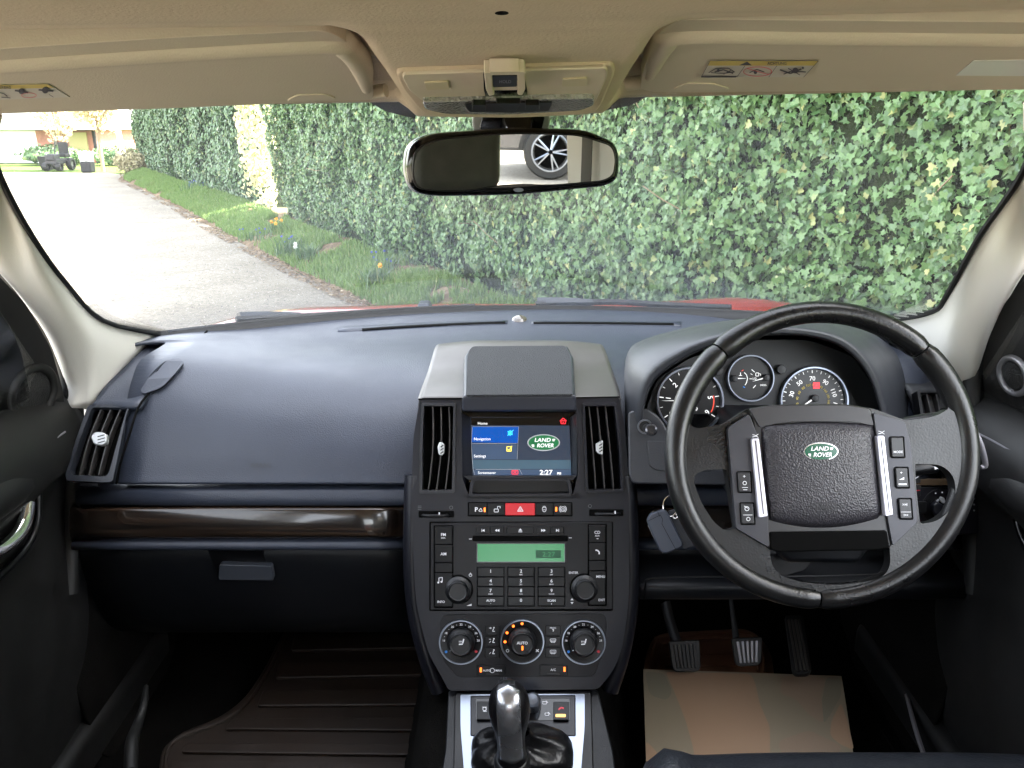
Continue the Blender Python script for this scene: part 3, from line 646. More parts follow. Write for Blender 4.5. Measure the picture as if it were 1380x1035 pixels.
# pillars
def pillar(s):
    if s < 0:
        inner = [WL[5], WL[4], WL[3], WL[2], WL[1], WL[0]]
        outer = [atx(-60, 280, -.68), atx(-8, 352, -.695), atx(40, 408, -.71), atx(74, 462, -.72), atx(92, 520, -.735), at(93, 549, 1.245)]
        mid = [(at(-40, 200, .93)), atx(-2, 292, -.66), atx(36, 362, -.672), atx(78, 420, -.68), atx(118, 478, -.69), at(122, 549, 1.275)]
    else:
        inner = [WR[5], WR[4], WR[3], WR[2], WR[1], WR[0]]
        outer = [atx(1440, 268, .68), atx(1388, 345, .695), atx(1350, 405, .71), atx(1325, 460, .72), atx(1314, 505, .735), at(1313, 530, 1.24)]
        mid = [at(1420, 190, .91), atx(1385, 285, .66), atx(1345, 350, .672), atx(1310, 410, .68), atx(1288, 460, .69), at(1270, 530, 1.275)]
    rows = []
    for a, m_, b in zip(inner, mid, outer):
        m2 = m_ + Vector((-s * .016, -.012, .004)); rows.append([a + Vector((-s * .002, -.004, 0)), a.lerp(m2, .5) + Vector((-s * .006, -.006, .002)), m2, m2.lerp(b, .55) + Vector((-s * .004, -.004, 0)), b, b + Vector((s * .03, .03, 0))])
    return surf('pillar_trim', rows, M['pillar'], car, 3, 5, solid=.004)
pillar(-1); pillar(1)
# windscreen header and headliner
def hl(Y, Z, drop=.05, up=0):
    out = []
    for x in (-.66, -.55, -.44, -.33, -.25, -.18, -.15, -.135, -.125, -.115, -.105, -.08, 0, .08, .09, .096, .102, .108, .115, .13, .15, .18, .25, .33, .44, .55, .66):
        t = abs(x) / .66; q = min(1, max(0, (abs(x) - (.112 if x < 0 else .088)) / .024)); q = q * q * (3 - 2 * q); out.append(Vector((x + .01, Y - .05 * t ** 2, Z + up * q - drop * t ** 4 + .012 * x / .66)))
    return out
rows = [hl(-1.5, 1.50), hl(-1.1, 1.585), hl(-.3, 1.60), hl(.3, 1.60), hl(.48, 1.582, .02), hl(.56, 1.569, .01), hl(.585, 1.566, .0, up=.003), hl(.60, 1.563, .0, up=.005), hl(.612, 1.561, .0, up=.012), hl(.63, 1.557, .0, up=.034), hl(.66, 1.552, .0, up=.040), hl(.72, 1.543, .0, up=.050), hl(.82, 1.526, .0, up=.056), hl(.88, 1.517, .0, up=.042), hl(.905, 1.513, .0, up=.02), [p + Vector((0, .02, .0)) for p in hl(.915, 1.511, .0, up=.016)]]
surf('headliner', rows, M['liner'], car, 1, 4, solid=.006)
# roof skin, bonnet, sides outside
def arc_rows(P): return [[Vector((x, y - yb * abs(x) ** 2, z - zb * abs(x) ** 3)) for x in np.linspace(-hw, hw, 11)] for (y, z, hw, yb, zb) in P]
surf('roof', arc_rows([(-2.0, 1.66, .62, 0, .2), (-1.2, 1.73, .66, 0, .2), (0, 1.74, .68, 0, .2), (.7, 1.68, .66, .1, .2), (.97, 1.60, .64, .2, .2)]), M['red'], car, 1, 3, solid=.003)
# bonnet: raised shoulders
BN = [(-.98, 100), ]
def bonnet():
    rows = []
    crest = [(210, 466), (255, 451), (300, 437), (350, 425.5), (420, 418), (500, 416), (560, 413.5), (640, 413), (700, 413.5), (800, 412), (880, 411), (940, 407), (985, 405), (1030, 407.5), (1080, 415), (1150, 426), (1210, 447)]
    base = [at(x, y + 2, 2.12 - .35 * ((x - 700) / 520) ** 2) for x, y in crest]
    C0 = [p + Vector((0, -.16, -.06)) for p in base]; C1 = [at(x, y, 2.3 - .35 * ((x - 700) / 520) ** 2) for x, y in crest]
    C2 = [p + Vector((0, .3, -.095)) for p in C1]; C3 = [p + Vector((0, .5, -.28)) for p in C1]; C4 = [p + Vector((0, .55, -.55)) for p in C1]
    return surf('bonnet', [C0, base, C1, C2, C3, C4], M['red'], car, 2, 3, solid=.003)
bonnet()
surf('cowl', [[p + Vector((0, .0, -.012)) for p in wrow(0, 17)], [p + Vector((0, .10, -.06)) for p in wrow(0, 17)], [p + Vector((0, .26, -.10)) for p in wrow(0, 17)]], M['seal'], car, 1, 2, solid=.004)
for x, y in ((571, 411), ):
    c = at(x, y, 2.0); hexa('washer_jet', [c + Vector((-.02, -.02, -.02)), c + Vector((.02, -.02, -.02)), c + Vector((.014, 0, .004)), c + Vector((-.014, 0, .004))], [c + Vector((-.02, .05, -.02)), c + Vector((.02, .05, -.02)), c + Vector((.014, .04, .004)), c + Vector((-.014, .04, .004))], mat('jet_blue_black', (.03, .035, .05), .3), car, .004)
# floor, bulkhead, toe board, rear
def lines(pts): return [[Vector((x, y, z)) for x in (-.76, -.4, -.14, .14, .4, .76)] for y, z in pts]
surf('floor_carpet', lines([(-1.5, .47), (0, .47), (.9, .47), (1.2, .47), (1.38, .475), (1.5, .52), (1.62, .68), (1.68, .95), (1.68, 1.06)]), M['carpet'], car, 2, 3, solid=.01)
surf('tunnel', [[Vector((sx, y, z)) for y in (-.6, .3, .8, 1.1, 1.55)] for sx, z in ((-.19, .47), (-.15, .56), (-.125, .615), (.125, .615), (.15, .56), (.19, .47))], M['carpet'], car, 2, 2, solid=.01)
for s in (-1, 1):
    # footwell side, sill, rear quarter, body side
    surf('footwell_side', [[Vector((s * x, y, z)) for x, z in ((.765, 1.0), (.75, .8), (.72, .6), (.70, .48), (.66, .47))] for y in (1.1, 1.3, 1.65)], M['carpet'], car, 2, 2, solid=.006)
    box('sill', (s * .735, .55, .50), (.07, 1.7, .08), M['door'], car, .02)
    box('body_side', (s * .86, 1.8, .62), (.10, 1.5, .44), M['red'], car, .05)
    box('rear_side', (s * .80, -1.35, .76), (.10, 1.5, .62), M['red'], car, .05)
    box('rear_trim', (s * .735, -1.35, .76), (.03, 1.5, .66), M['door'], car, .01)
    # B pillar in cream with the belt
    hexa('centre_pillar', [Vector((s * .70, -.24, 1.62)), Vector((s * .70, .02, 1.60)), Vector((s * .735, .06, 1.02)), Vector((s * .735, -.22, 1.02))], [Vector((s * .76, -.24, 1.62)), Vector((s * .76, .02, 1.60)), Vector((s * .80, .06, 1.02)), Vector((s * .80, -.22, 1.02))], M['pillar'], car, .012)
    hexa('rear_pillar', [Vector((s * .66, -1.5, 1.58)), Vector((s * .66, -.93, 1.60)), Vector((s * .735, -.80, 1.02)), Vector((s * .735, -1.6, 1.02))], [Vector((s * .74, -1.5, 1.58)), Vector((s * .74, -.93, 1.60)), Vector((s * .80, -.80, 1.02)), Vector((s * .80, -1.6, 1.02))], M['pillar'], car, .012)
    tube('roof_rail_trim', [Vector((s * .66, -1.5, 1.56)), Vector((s * .67, -.3, 1.585)), Vector((s * .66, .5, 1.575)), Vector((s * .63, .8, 1.545)), Vector((s * .60, .92, 1.50))], .05, M['liner'], car, seg=10)
    wheel(car, (s * .82, 2.25, .36), .36, .11, Vector((1, 0, 0)), name='front_wheel'); wheel(car, (s * .82, -1.5, .36), .36, .11, Vector((1, 0, 0)), name='rear_wheel')
hexa('tailgate', [Vector((-.78, -2.1, .45)), Vector((.78, -2.1, .45)), Vector((.74, -2.08, 1.08)), Vector((-.74, -2.08, 1.08))], [Vector((-.78, -2.05, .45)), Vector((.78, -2.05, .45)), Vector((.74, -2.03, 1.08)), Vector((-.74, -2.03, 1.08))], M['red'], car, .01)
hexa('rear_glass', [Vector((-.7, -2.08, 1.08)), Vector((.7, -2.08, 1.08)), Vector((.62, -1.9, 1.62)), Vector((-.62, -1.9, 1.62))], [Vector((-.7, -2.075, 1.08)), Vector((.7, -2.075, 1.08)), Vector((.62, -1.895, 1.62)), Vector((-.62, -1.895, 1.62))], M['sideglass'], car, 0)
# seat belt on the centre pillar (driver's side)
sb = thing('seat_belt', 'grey seat belt strap hanging on the cream pillar seen in the mirror', 'seat belt', (.72, -.08, 1.0))
mb = mat('belt_webbing', (.10, .095, .085), .8, bump=.4, bs=900)
hexa('strap', [Vector((.684, -.10, 1.42)), Vector((.684, -.055, 1.42)), Vector((.70, -.055, .75)), Vector((.70, -.10, .75))], [Vector((.687, -.10, 1.42)), Vector((.687, -.055, 1.42)), Vector((.703, -.055, .75)), Vector((.703, -.10, .75))], mb, sb, 0)
box('belt_guide', (.69, -.078, 1.42), (.03, .075, .05), M['pillar'], sb, .008)
# wipers
def wiper(label, pts, arm):
    c = W(pts[0]); t = thing('windscreen_wiper', label, 'wiper', c, 'windscreen wipers at rest')
    tube('blade', pts, .008, M['seal'], t, seg=6); tube('arm', arm, [.016, .014, .008], mat('wiper_arm', (.03, .035, .045), .35), t, seg=6, sub=2)
wiper('black wiper with a wide arm end resting low on the left of the windscreen', [at(318, 431, 1.66), at(420, 426, 1.75), at(520, 419.5, 1.80), at(640, 413.5, 1.84)], [at(322, 430, 1.70), at(360, 427.5, 1.74), at(405, 425.5, 1.78)])
wiper('black wiper whose arm starts beside the mirror line, right of the centre', [at(722, 409.5, 1.85), at(820, 407, 1.86), at(900, 411, 1.83), at(985, 414.5, 1.76)], [at(724, 409, 1.86), at(760, 408, 1.86), at(800, 407.5, 1.86)])
# ------------------------------------------------------------ doors
def door(s, label):
    ys = [-.15, .3, .7, .95, 1.1, 1.2, 1.262]
    def X(x, z, y): 
        k = max(0, (y - .95) / .3); return s * (x + .028 * k * k)
    prof = [(.765, 1.10), (.735, 1.095), (.70, 1.06), (.692, 1.02), (.698, .985), (.722, .955), (.728, .9), (.722, .78), (.715, .66), (.72, .55), (.745, .50)]
    t = surf('door', [[Vector((X(x, z, y), y, z - .03 * max(0, (y - .9)))) for y in ys] for x, z in prof], M['door'], car, 3, 3, solid=.008); t['label'] = label
    box('outer_skin', (s * .86, .53, .76), (.07, 1.36, .66), M['red'], t, .04)
    # triangular cover holding the tweeter
    if s < 0: tri = [at(-70, 300, 1.03), at(-20, 352, 1.10), at(36, 410, 1.17), at(70, 470, 1.215), at(86, 528, 1.24), at(90, 575, 1.245), at(-70, 630, 1.03)]
    else: tri = [at(1450, 300, 1.03), at(1400, 352, 1.10), at(1352, 410, 1.155), at(1330, 460, 1.19), at(1318, 510, 1.22), at(1314, 560, 1.225), at(1450, 620, 1.03)]
    pp = pl3(tri[1], tri[4], tri[6]); P2 = [px_of(p) for p in tri]
    plate('mirror_corner_cover', rp(P2, 12), pp, 0, .03, M['door'], t, bevel=.004)
    cx, cy_, rr_ = (44, 530, 32) if s < 0 else (1368, 506, 21)
    sr = ring('speaker_ring', cx, cy_, pp, .002, rr_ * .72, rr_, .007, M['door'] if s < 0 else M['satin'], t)
    lathe('speaker_grille', cx, cy_, pp, .0, [(rr_ * .73, .002), (rr_ * .5, .006), (0, .008)], mat('grille_mesh_%d' % (s + 1), (.012, .012, .013), .6, bump=1, bs=420, tex='dots', dist=.002), t)
    # window frame, glass
    hexa('window_glass', [Vector((s * .745, -.14, 1.1)), Vector((s * .745, 1.22, 1.1)), Vector((s * .66, .84, 1.55)), Vector((s * .69, -.14, 1.60))], [Vector((s * .749, -.14, 1.1)), Vector((s * .749, 1.22, 1.1)), Vector((s * .664, .84, 1.55)), Vector((s * .694, -.14, 1.60))], M['sideglass'], t, 0)
    # bright lever handle in its cup
    if s < 0: pts = [at(40, 676, 1.185), at(34, 700, 1.17), at(22, 722, 1.15), at(0, 741, 1.11), at(-20, 752, 1.08)]; cup = [at(52, 664, 1.21), at(48, 705, 1.20), at(34, 735, 1.17), at(0, 772, 1.11), at(-30, 795, 1.05)]
    else: pts = [at(1374, 655, 1.14), at(1380, 682, 1.12), at(1388, 705, 1.10), at(1400, 722, 1.07), at(1420, 735, 1.03)]; cup = [at(1366, 640, 1.17), at(1370, 690, 1.16), at(1380, 725, 1.13), at(1398, 750, 1.09), at(1430, 770, 1.02)]
    pts = [Vector((s * .712, p.y, p.z)) for p in pts]; 
    def onside(px, py, x): return atx(px, py, s * x)
    pix = [(40, 676), (35, 700), (23, 722), (0, 741), (-30, 752)] if s < 0 else [(1375, 655), (1381, 682), (1389, 705), (1400, 722), (1425, 735)]
    hn = tube('door_handle', [onside(x, y, .708) for x, y in pix], [.008, .010, .010, .009, .008], M['chrome'], t, seg=10, flat=.5)
    pix = [(52, 660), (50, 705), (36, 738), (0, 775), (-40, 800)] if s < 0 else [(1367, 640), (1369, 690), (1379, 728), (1397, 755), (1430, 780)]
    tube('handle_surround', [onside(x, y, .716) for x, y in pix], .0055, M['gloss'] if s > 0 else M['btn'], t, seg=8)
    pix = [(-40, 648), (0, 622), (50, 596), (88, 570)] if s < 0 else [(1420, 640), (1380, 607), (1345, 586), (1318, 572)]
    # seam under the arm rest roll
    tube('trim_seam', [onside(x, y + 12, .7085) for x, y in pix], .0016, M['satin'], t, seg=5)
    tube('armrest_roll', [Vector((s * x, y, z)) for x, y, z in ((.70, -.1, 1.03), (.70, .5, 1.03), (.705, .9, 1.02), (.722, 1.05, 1.005), (.745, 1.13, .99))], [.03, .032, .03, .028, .018], M['door'], t, seg=12)
    tube('rubber_seal', [atx(*q, s * .742) for q in (((-40, 300), (0, 350), (48, 410), (82, 470), (97, 530), (100, 600), (98, 680), (92, 800)) if s < 0 else ((1420, 300), (1380, 352), (1345, 410), (1322, 460), (1311, 510), (1309, 600), (1311, 680), (1316, 800)))], .017, M['seal'], t, seg=8)
    return t
door(-1, 'black trimmed left front door with dark round tweeter and bright lever'); door(1, 'black trimmed right front door with silver ringed tweeter near the wheel')
for s in (-1, 1):
    t = box('rear_door', (s * .745, -.56, .75), (.05, .74, .62), M['door'], car, .02); box('outer_skin', (s * .82, -.56, .76), (.07, .76, .66), M['red'], t, .03)
# ------------------------------------------------------------ sun visors
def visor(s, label):
    if s < 0:
        P2 = rp([(-90, 72), (0, 66), (230, 51), (445, 41), (480, 66), (503, 118), (504, 134), (400, 138.5), (222, 146.5), (0, 153.5), (-90, 157)], [8, 20, 30, 26, 30, 10, 8, 10, 10, 10, 8], 5)
        pp = pl3(at(0, 66, .65), at(440, 45, .66), at(230, 146, .85))
    else:
        P2 = rp([(1460, 32), (1380, 30), (1100, 27.5), (912, 26.5), (884, 46), (866, 98), (862, 120), (880, 124.5), (1100, 123.5), (1380, 121), (1460, 119)], [8, 10, 30, 26, 30, 10, 6, 10, 10, 10, 8], 5)
        pp = pl3(at(1380, 30, .63), at(912, 28, .64), at(1100, 123, .85))
    c = pp.at(*( (250, 100) if s < 0 else (1120, 80))); t = thing('sun_visor', label, 'sun visor', c, 'sun visors')
    plate('visor_pad', P2, pp, 0, .020, M['visor'], t, bevel=.0095, seg=5)
    RL = [(-90, 86), (0, 80), (230, 65), (436, 54), (466, 62), (485, 84), (494, 118)] if s < 0 else [(1460, 46), (1380, 44), (1100, 41.5), (922, 40.5), (896, 54), (876, 100)]
    tube('visor_roll', [pp.at(x, y, -.004) for x, y in RL], [.011] * (len(RL) - 1) + [.006], M['visor'], t, seg=16, sub=5)
    if s < 0: rc = rp([(385, 137), (400, 129), (440, 128), (455, 134)], 6)
    else: rc = rp([(905, 121), (925, 113.5), (962, 113.5), (985, 121)], 6)
    plate('finger_recess', rc, pp, .0014, .003, M['console'], t, bevel=.0008)
    cx0, cx1, y_ = (498, 520, 125) if s < 0 else (845, 872, 113)
    tube('visor_clip', [pp.at(cx0, y_, -.008), pp.at(cx1, y_ - 3, -.008)], .007, M['console'], t, seg=8)
    wl = mat('sticker_white' + str(s), (.62, .60, .56), .55); yl = mat('sticker_yellow' + str(s), (.62, .50, .13), .55); ik = mat('sticker_ink' + str(s), (.06, .06, .08), .6); rk = M['redp']
    if s > 0:
        st = plate('warning_sticker', [(957, 82), (1103, 82), (1083, 104), (945, 104)], pp, .0006, .0005, wl, t, bevel=0)
        i = Ink(pp, .0009, yl); i.poly([(957, 82), (1103, 82), (1098, 88.5), (953, 88.5)]); i.build('yellow_band', st)
        i = Ink(pp, .0013, ik); i.poly([(996, 88), (1013, 88), (1007, 83)]); i.text('ACHTUNG', 1047, 85.5, 3.6); i.line([(945, 104), (957, 82), (1103, 82), (1083, 104)], .6); i.poly([(945, 102.5), (993, 102.5), (992, 104.4), (945, 104.4)])
        i.line([(993, 104), (1004, 88.5)], .6); i.line([(1036, 104), (1047, 88.5)], .6)
        i.line([(955, 98), (965, 92), (982, 92), (990, 97), (975, 99), (958, 98)], 1.1); i.line([(963, 97), (975, 94), (988, 99)], 1.6); i.disc(968, 95, 2); i.line([(975, 100), (985, 95)], 1)
        i.line([(1051, 94), (1065, 99), (1080, 93)], 2); i.disc(1072, 95, 4); i.line([(1056, 100), (1066, 96), (1086, 97)], 1.4); i.line([(1062, 92), (1078, 101)], 1.2); i.disc(1082, 91.5, 1.7)
        i.line([(1010, 98), (1020, 93.5), (1030, 97)], 1.2); i.disc(1018, 97.5, 2.4); i.build('sticker_print', st)
        i = Ink(pp, .0013, rk); i.loop(circ(1021, 96.5, 19, 30, 6.3), .8); i.line([(1007, 92.5), (1036, 100.5)], .8); i.build('red_circle', st)
        s2 = plate('mirror_cover_label', [(1312, 82), (1460, 80), (1460, 103), (1288, 102)], pp, .0006, .0005, mat('label_sheen_white', (.85, .85, .87), .3, coat=.5), t, bevel=0)  # label white lifted to imitate the reflection on it
    else:
        st = plate('warning_sticker', [(-60, 116), (66, 113.5), (94, 131), (-60, 137)], pp, .0006, .0005, wl, t, bevel=0)
        i = Ink(pp, .0009, yl); i.poly([(-60, 116), (64, 113.5), (73, 118.5), (-60, 121)]); i.build('yellow_band', st)
        i = Ink(pp, .0013, ik); i.text('AIRBAG', 6, 118, 3.4); i.disc(29, 123, 4); i.line([(20, 122), (38, 125)], 2); i.disc(61, 121.5, 4.5); i.line([(52, 121), (72, 123)], 2.4); i.line([(-5, 124), (5, 126), (10, 130)], 1.2); i.line([(66, 127), (72, 131)], .7); i.line([(2, 131), (14, 132)], 1); i.build('sticker_print', st)
        i = Ink(pp, .0013, rk); i.loop(circ(39, 128.5, 10, 24, 3.2), .6); i.build('red_circle', st)
visor(-1, 'left beige sun visor folded up with a small airbag sticker at its edge'); visor(1, 'right beige sun visor with yellow topped warning sticker and a white label')
# ------------------------------------------------------------ overhead console
oc = thing('overhead_console', 'beige overhead console with a hooked catch and a clear map lamp', 'overhead console', at(680, 120, .78))
po = pl3(at(540, 93, .70), at(826, 88, .70), at(685, 156, .86))
plate('surround', rp([(531, 96), (827, 87), (829, 100), (806, 154), (700, 159.5), (572, 158), (541, 120)], [14, 14, 8, 16, 30, 20, 8], 5), po, .003, .022, M['liner'], oc, bevel=.006, seg=4)
plate('panel', rp([(540, 101), (818, 92), (819, 104), (800, 144), (700, 150), (583, 148), (551, 122)], [8, 8, 6, 10, 20, 12, 6], 5), po, .0055, .012, M['console'], oc, bevel=.003, seg=3)
plate('catch_recess', rp([(651, 98), (706, 97), (711, 125), (708, 133), (655, 134), (652, 122)], 3), po, .0062, .003, M['gloss'], oc, bevel=.0006)
for q in ([(652, 98), (663, 98.5), (664, 121), (667, 128), (659, 130), (655, 122)], [(697, 97.5), (708, 97.5), (708, 121), (704, 129), (697, 128), (698, 120)]):
    plate('catch_arm', rp(q, 2.5), po, .016, .010, M['console'], oc, bevel=.002)
plate('catch_bar', rp([(660, 97), (700, 96.5), (700, 101), (660, 101.5)], 1), po, .016, .01, M['console'], oc, bevel=.001)
bt = plate('button', rp([(663, 102.5), (697, 102), (697, 117), (664, 118)], 2), po, .013, .006, M['btn'], oc, bevel=.001)
i = Ink(po, .0135, M['satin']); i.text('HOLD', 681, 110, 4); i.build('lettering', bt)
plate('catch_bridge', rp([(666, 117.5), (697, 117), (697, 121.5), (666, 122)], 1), po, .013, .006, M['console'], oc, bevel=.001)
for q in ([(572, 112), (604, 110.5), (606, 120.5), (575, 121.5)], [(758, 107.5), (791, 106), (791, 116), (757, 116.8)]): plate('map_light_switch', rp(q, 1), po, .007, .003, mat('cream_label', (.62, .56, .40), .5), oc, bevel=.0005)
ml = mat('lamp_lens', (.35, .36, .38), .12, bump=1, bs=350, tex='dots', dist=.002, coat=1); 
lens = plate('lamp_lens', rp([(568, 138), (640, 136.5), (730, 134), (800, 133), (801, 142), (785, 149), (690, 155), (600, 154), (573, 148)], [6, 4, 4, 8, 5, 10, 20, 10, 8], 5), po, .010, .008, ml, oc, bevel=.002)
plate('switch_bezel', rp([(625, 140), (745, 138), (740, 150), (690, 152), (632, 151)], 3), po, .0112, .003, M['black'], oc, bevel=.0006)
for cx in (646, 718): plate('rocker_switch', rr(cx - 10, 141.5, cx + 9, 150, 2), po, .0155, .005, M['btn'], oc, bevel=.001)
plate('slide_switch', rp([(668, 139.5), (702, 139.5), (695, 150), (684, 150)], 2), po, .0155, .005, M['btn'], oc, bevel=.001)
c = at(676, -3, .56); lathe('microphone', 676, -2, Pl(c, (0, -.1, -1)), 0, [(14, 0), (14, .006), (9, .009), (0, .009)], M['void'], oc)
for s, P_ in ((-1, [(497, 128), (545, 132), (552, 155), (520, 146), (500, 138)]), (1, [(838, 122), (878, 122), (862, 138), (845, 142), (812, 150), (815, 138)])):
    pass
# dotted glass shade band
for q in ([(488, 132), (560, 132), (560, 160), (520, 150)], [(800, 152), (815, 130), (888, 122), (850, 142)]):
    V = [at(x, y, .955) for x, y in q]
    mesh('glass_frit', V, [[0, 1, 2, 3]], mat('frit', (.02, .02, .02), .7), car, smooth=False, solid=.001)
# ------------------------------------------------------------ mirror
mp = at(692, 219, .88)
mn = Vector((.231, -.970, -.042)).normalized()
mg = at(694, 218, .865)
rm = thing('rear_view_mirror', 'black framed interior mirror reflecting a parked car wheel', 'mirror', mp)
pm = Pl(mp, mn)
pg = Pl(mp, mn)
H_ = rp([(547, 232), (551, 196), (580, 181), (690, 172.5), (790, 175), (832, 192), (838, 215), (835, 243), (818, 252), (700, 264), (585, 266), (556, 260)], [14, 16, 14, 40, 14, 12, 10, 12, 14, 40, 14, 14], 6)
plate('housing', H_, pm, .004, .03, M['gloss'], rm, bevel=.009, seg=5)
plate('housing_back', [(x * .99 + 3, y) for x, y in H_], pm, -.015, .03, M['satin'], rm, bevel=.012, seg=4)
G_ = rp([(557, 232), (561, 203), (590, 189), (690, 180), (780, 183), (824, 197), (829, 214), (826, 236), (812, 243), (740, 249), (705, 247.5), (670, 249), (635, 256), (585, 256), (562, 252)], [12, 12, 14, 40, 14, 10, 8, 10, 12, 20, 12, 20, 16, 12, 10], 5)
mm = bpy.data.materials.new('mirror_glass'); mm.use_nodes = True; b = mm.node_tree.nodes['Principled BSDF']; b.inputs['Metallic'].default_value = 1; b.inputs['Roughness'].default_value = .01; b.inputs['Base Color'].default_value = (.72, .74, .72, 1)
plate('bezel', rp([(x + (2 if x > 690 else -2) * 1.3, y + (1.8 if y > 219 else -1.8)) for x, y in G_], 2), pm, .0065, .004, M['black'], rm, bevel=.001)
# the glass sits turned towards the driver inside its frame
c0 = pm.at(694, 218, .012); V = []
for x, y in G_:
    V.append(pm.at(x, y, .0072))
me = bpy.data.meshes.new('mirror_pane'); me.from_pydata([tuple(v) for v in V], [], [list(range(len(V)))]); me.update(); me.materials.append(mm)
GLASS_PLANE = pg
mo = link('mirror_pane', me, rm)
bd = plate('badge', circ(699, 256, 7, 24, 3), pm, .0062, .002, mat('badge_blue', (.16, .18, .26), .2), rm, bevel=.0005)
tube('mirror_arm', [at(706, 188, .90), at(698, 172, .93), at(700, 160, .96)], [.012, .02, .03], M['gloss'], rm, seg=12)
plate('sensor_cover', rp([(636, 155), (742, 152), (740, 175), (690, 178), (637, 176)], 5), Pl(at(690, 165, .94), (0, -.95, -.3)), 0, .03, mat('sensor_grey', (.3, .3, .3), .5), rm, bevel=.006, seg=3)
plate('sensor_face', rp([(650, 157), (735, 155), (730, 176), (645, 177)], 6), Pl(at(690, 165, .93), (0, -.95, -.3)), 0, .008, M['gloss'], rm, bevel=.003, seg=3)
# ------------------------------------------------------------ seats
M['headrest'] = mat('headrest_leather', (.075, .07, .06), .5, bump=.6, bs=200, var=.3, vs=15)
def seat(x, label, y0=.275, dz=-.006):
    def prof(y, z, hw, crown, n=9): return [Vector((x + hw * math.sin(math.pi / 2 * q), y - .02 * abs(q) ** 3, z + crown * (1 - abs(q) ** 4) + (.02 * math.exp(-((abs(q) - .78) / .12) ** 2)))) for q in np.linspace(-1, 1, n * 3)]
    t = surf('seat', [prof(y0 + .50 + a, z + dz, .255, c) for a, z, c in ((-.06, .52, 0), (-.012, .60, 0), (0, .70, .0), (-.012, .752, .012), (-.05, .784, .014), (-.14, .79, .012), (-.3, .775, .005), (-.5, .76, .0))], M['seat'], car, 1, 4, solid=.02); t['label'] = label
    box('cushion_base', (x, y0 + .22, .60 + dz), (.46, .42, .2), M['door'], t, .03)
    for sx in (-.12, -.005, .11):
        tube('seam', [Vector((x + sx, y0 + .5 + a, z + dz + .004)) for a, z in ((-.004, .70), (-.012, .764), (-.05, .798), (-.14, .804), (-.3, .785))], .0022, mat('seam_thread', (.12, .13, .15), .6), t, seg=6)
    surf('backrest', [[Vector((x + hw * math.sin(math.pi / 2 * q), y + .05 * abs(q) ** 2, z)) for q in np.linspace(-1, 1, 13)] for y, z, hw in ((y0 - .02, .74 + dz, .23), (y0 - .06, .85 + dz, .25), (y0 - .14, 1.05 + dz, .25), (y0 - .22, 1.2 + dz, .22), (y0 - .26, 1.26 + dz, .17), (y0 - .33, 1.25 + dz, .17), (y0 - .26, .9 + dz, .24), (y0 - .14, .7 + dz, .24))], M['seat'], t, 1, 4, solid=.01)
    box('headrest', (x - .085, y0 - .38, 1.36), (.24, .10, .20), M['headrest'], t, .04, seg=5)
    for q in (-.06, .06): tube('headrest_post', [Vector((x + q - .05, y0 - .31, 1.2)), Vector((x + q - .085, y0 - .38, 1.3))], .007, M['chrome'], t, seg=8, sub=1)
seat(.42, 'black leather driver seat with seams across its front edge at the bottom right')
seat(-.39, 'black leather front passenger seat set back behind the rubber mat', y0=.05)
tube('seat_rail', [atz(1222, 937, .53), atz(1233, 980, .53), atz(1246, 1020, .53)], .004, M['satin'], car, seg=6)
# ============================================================ dashboard
db = thing('dashboard', 'black dashboard running the full width with dark wood strip and demister slot', 'dashboard', (0, 1.3, .9))
xs = [168, 240, 330, 430, 560, 700, 830, 960, 1080, 1180, 1245]
rows = []
A = [(170, 466, 1.37), (213, 453, 1.445), (290, 443, 1.56), (380, 434, 1.64), (500, 426, 1.71), (690, 418, 1.76), (840, 417, 1.74), (1000, 423, 1.65), (1110, 430, 1.56), (1201, 437, 1.43), (1252, 446, 1.33)]
A0 = [(x, y - 1.5, Y + .03) for x, y, Y in A]
def drow(Y, Z, up=.03, x0=-.66, x1=.70, back=.1):
    out = []
    for k in range(11):
        x = x0 + (x1 - x0) * k / 10; t = abs((x - .02) / .68); out.append(Vector((x, Y - back * max(0, t) ** 2.2, Z + up * t ** 3)))
    return out
rows = [[at(*a) + Vector((0, .02, -.05)) for a in A0], A, [p for p in drow(1.60, 1.086, .045, -.63, .68, .22)], drow(1.45, 1.088, .035, -.635, .69, .15), drow(1.34, 1.080, .02, -.637, .70, .07), drow(1.265, 1.055, .005, -.64, .70, .02), drow(1.215, 1.005, 0, -.641, .70, 0), drow(1.19, .96, 0, -.641, .70, 0), drow(1.183, .944, 0, -.641, .70, 0), drow(1.21, .938, 0, -.64, .70, 0)]
PADO = surf('dash_pad', rows, M['dash'], db, 3, 5, solid=.006)
# demister slots and sun sensor (near-black strips laid on the pad imitate the shade in the slots)
top = Pl((0, 1.70, 1.089), (0, -.02, 1))
def tp(x, y): return top.at(x, y, .006)
lathe('sun_sensor', 700, 436, top, .0, [(11, 0), (11, .008), (9, .014), (4, .018), (0, .019)], mat('sensor_dome', (.10, .085, .07), .1, coat=1), db)
# passenger airbag mark
fp = pl3(at(300, 600, 1.215), at(400, 600, 1.215), at(350, 640, 1.19))
mk = mat('blind_emboss', (.032, .034, .04), .5)
i = Ink(fp, .004, mk); i.text('AIRBAG', 351, 627, 5.5, bold=.0); i.build('airbag_mark', db)
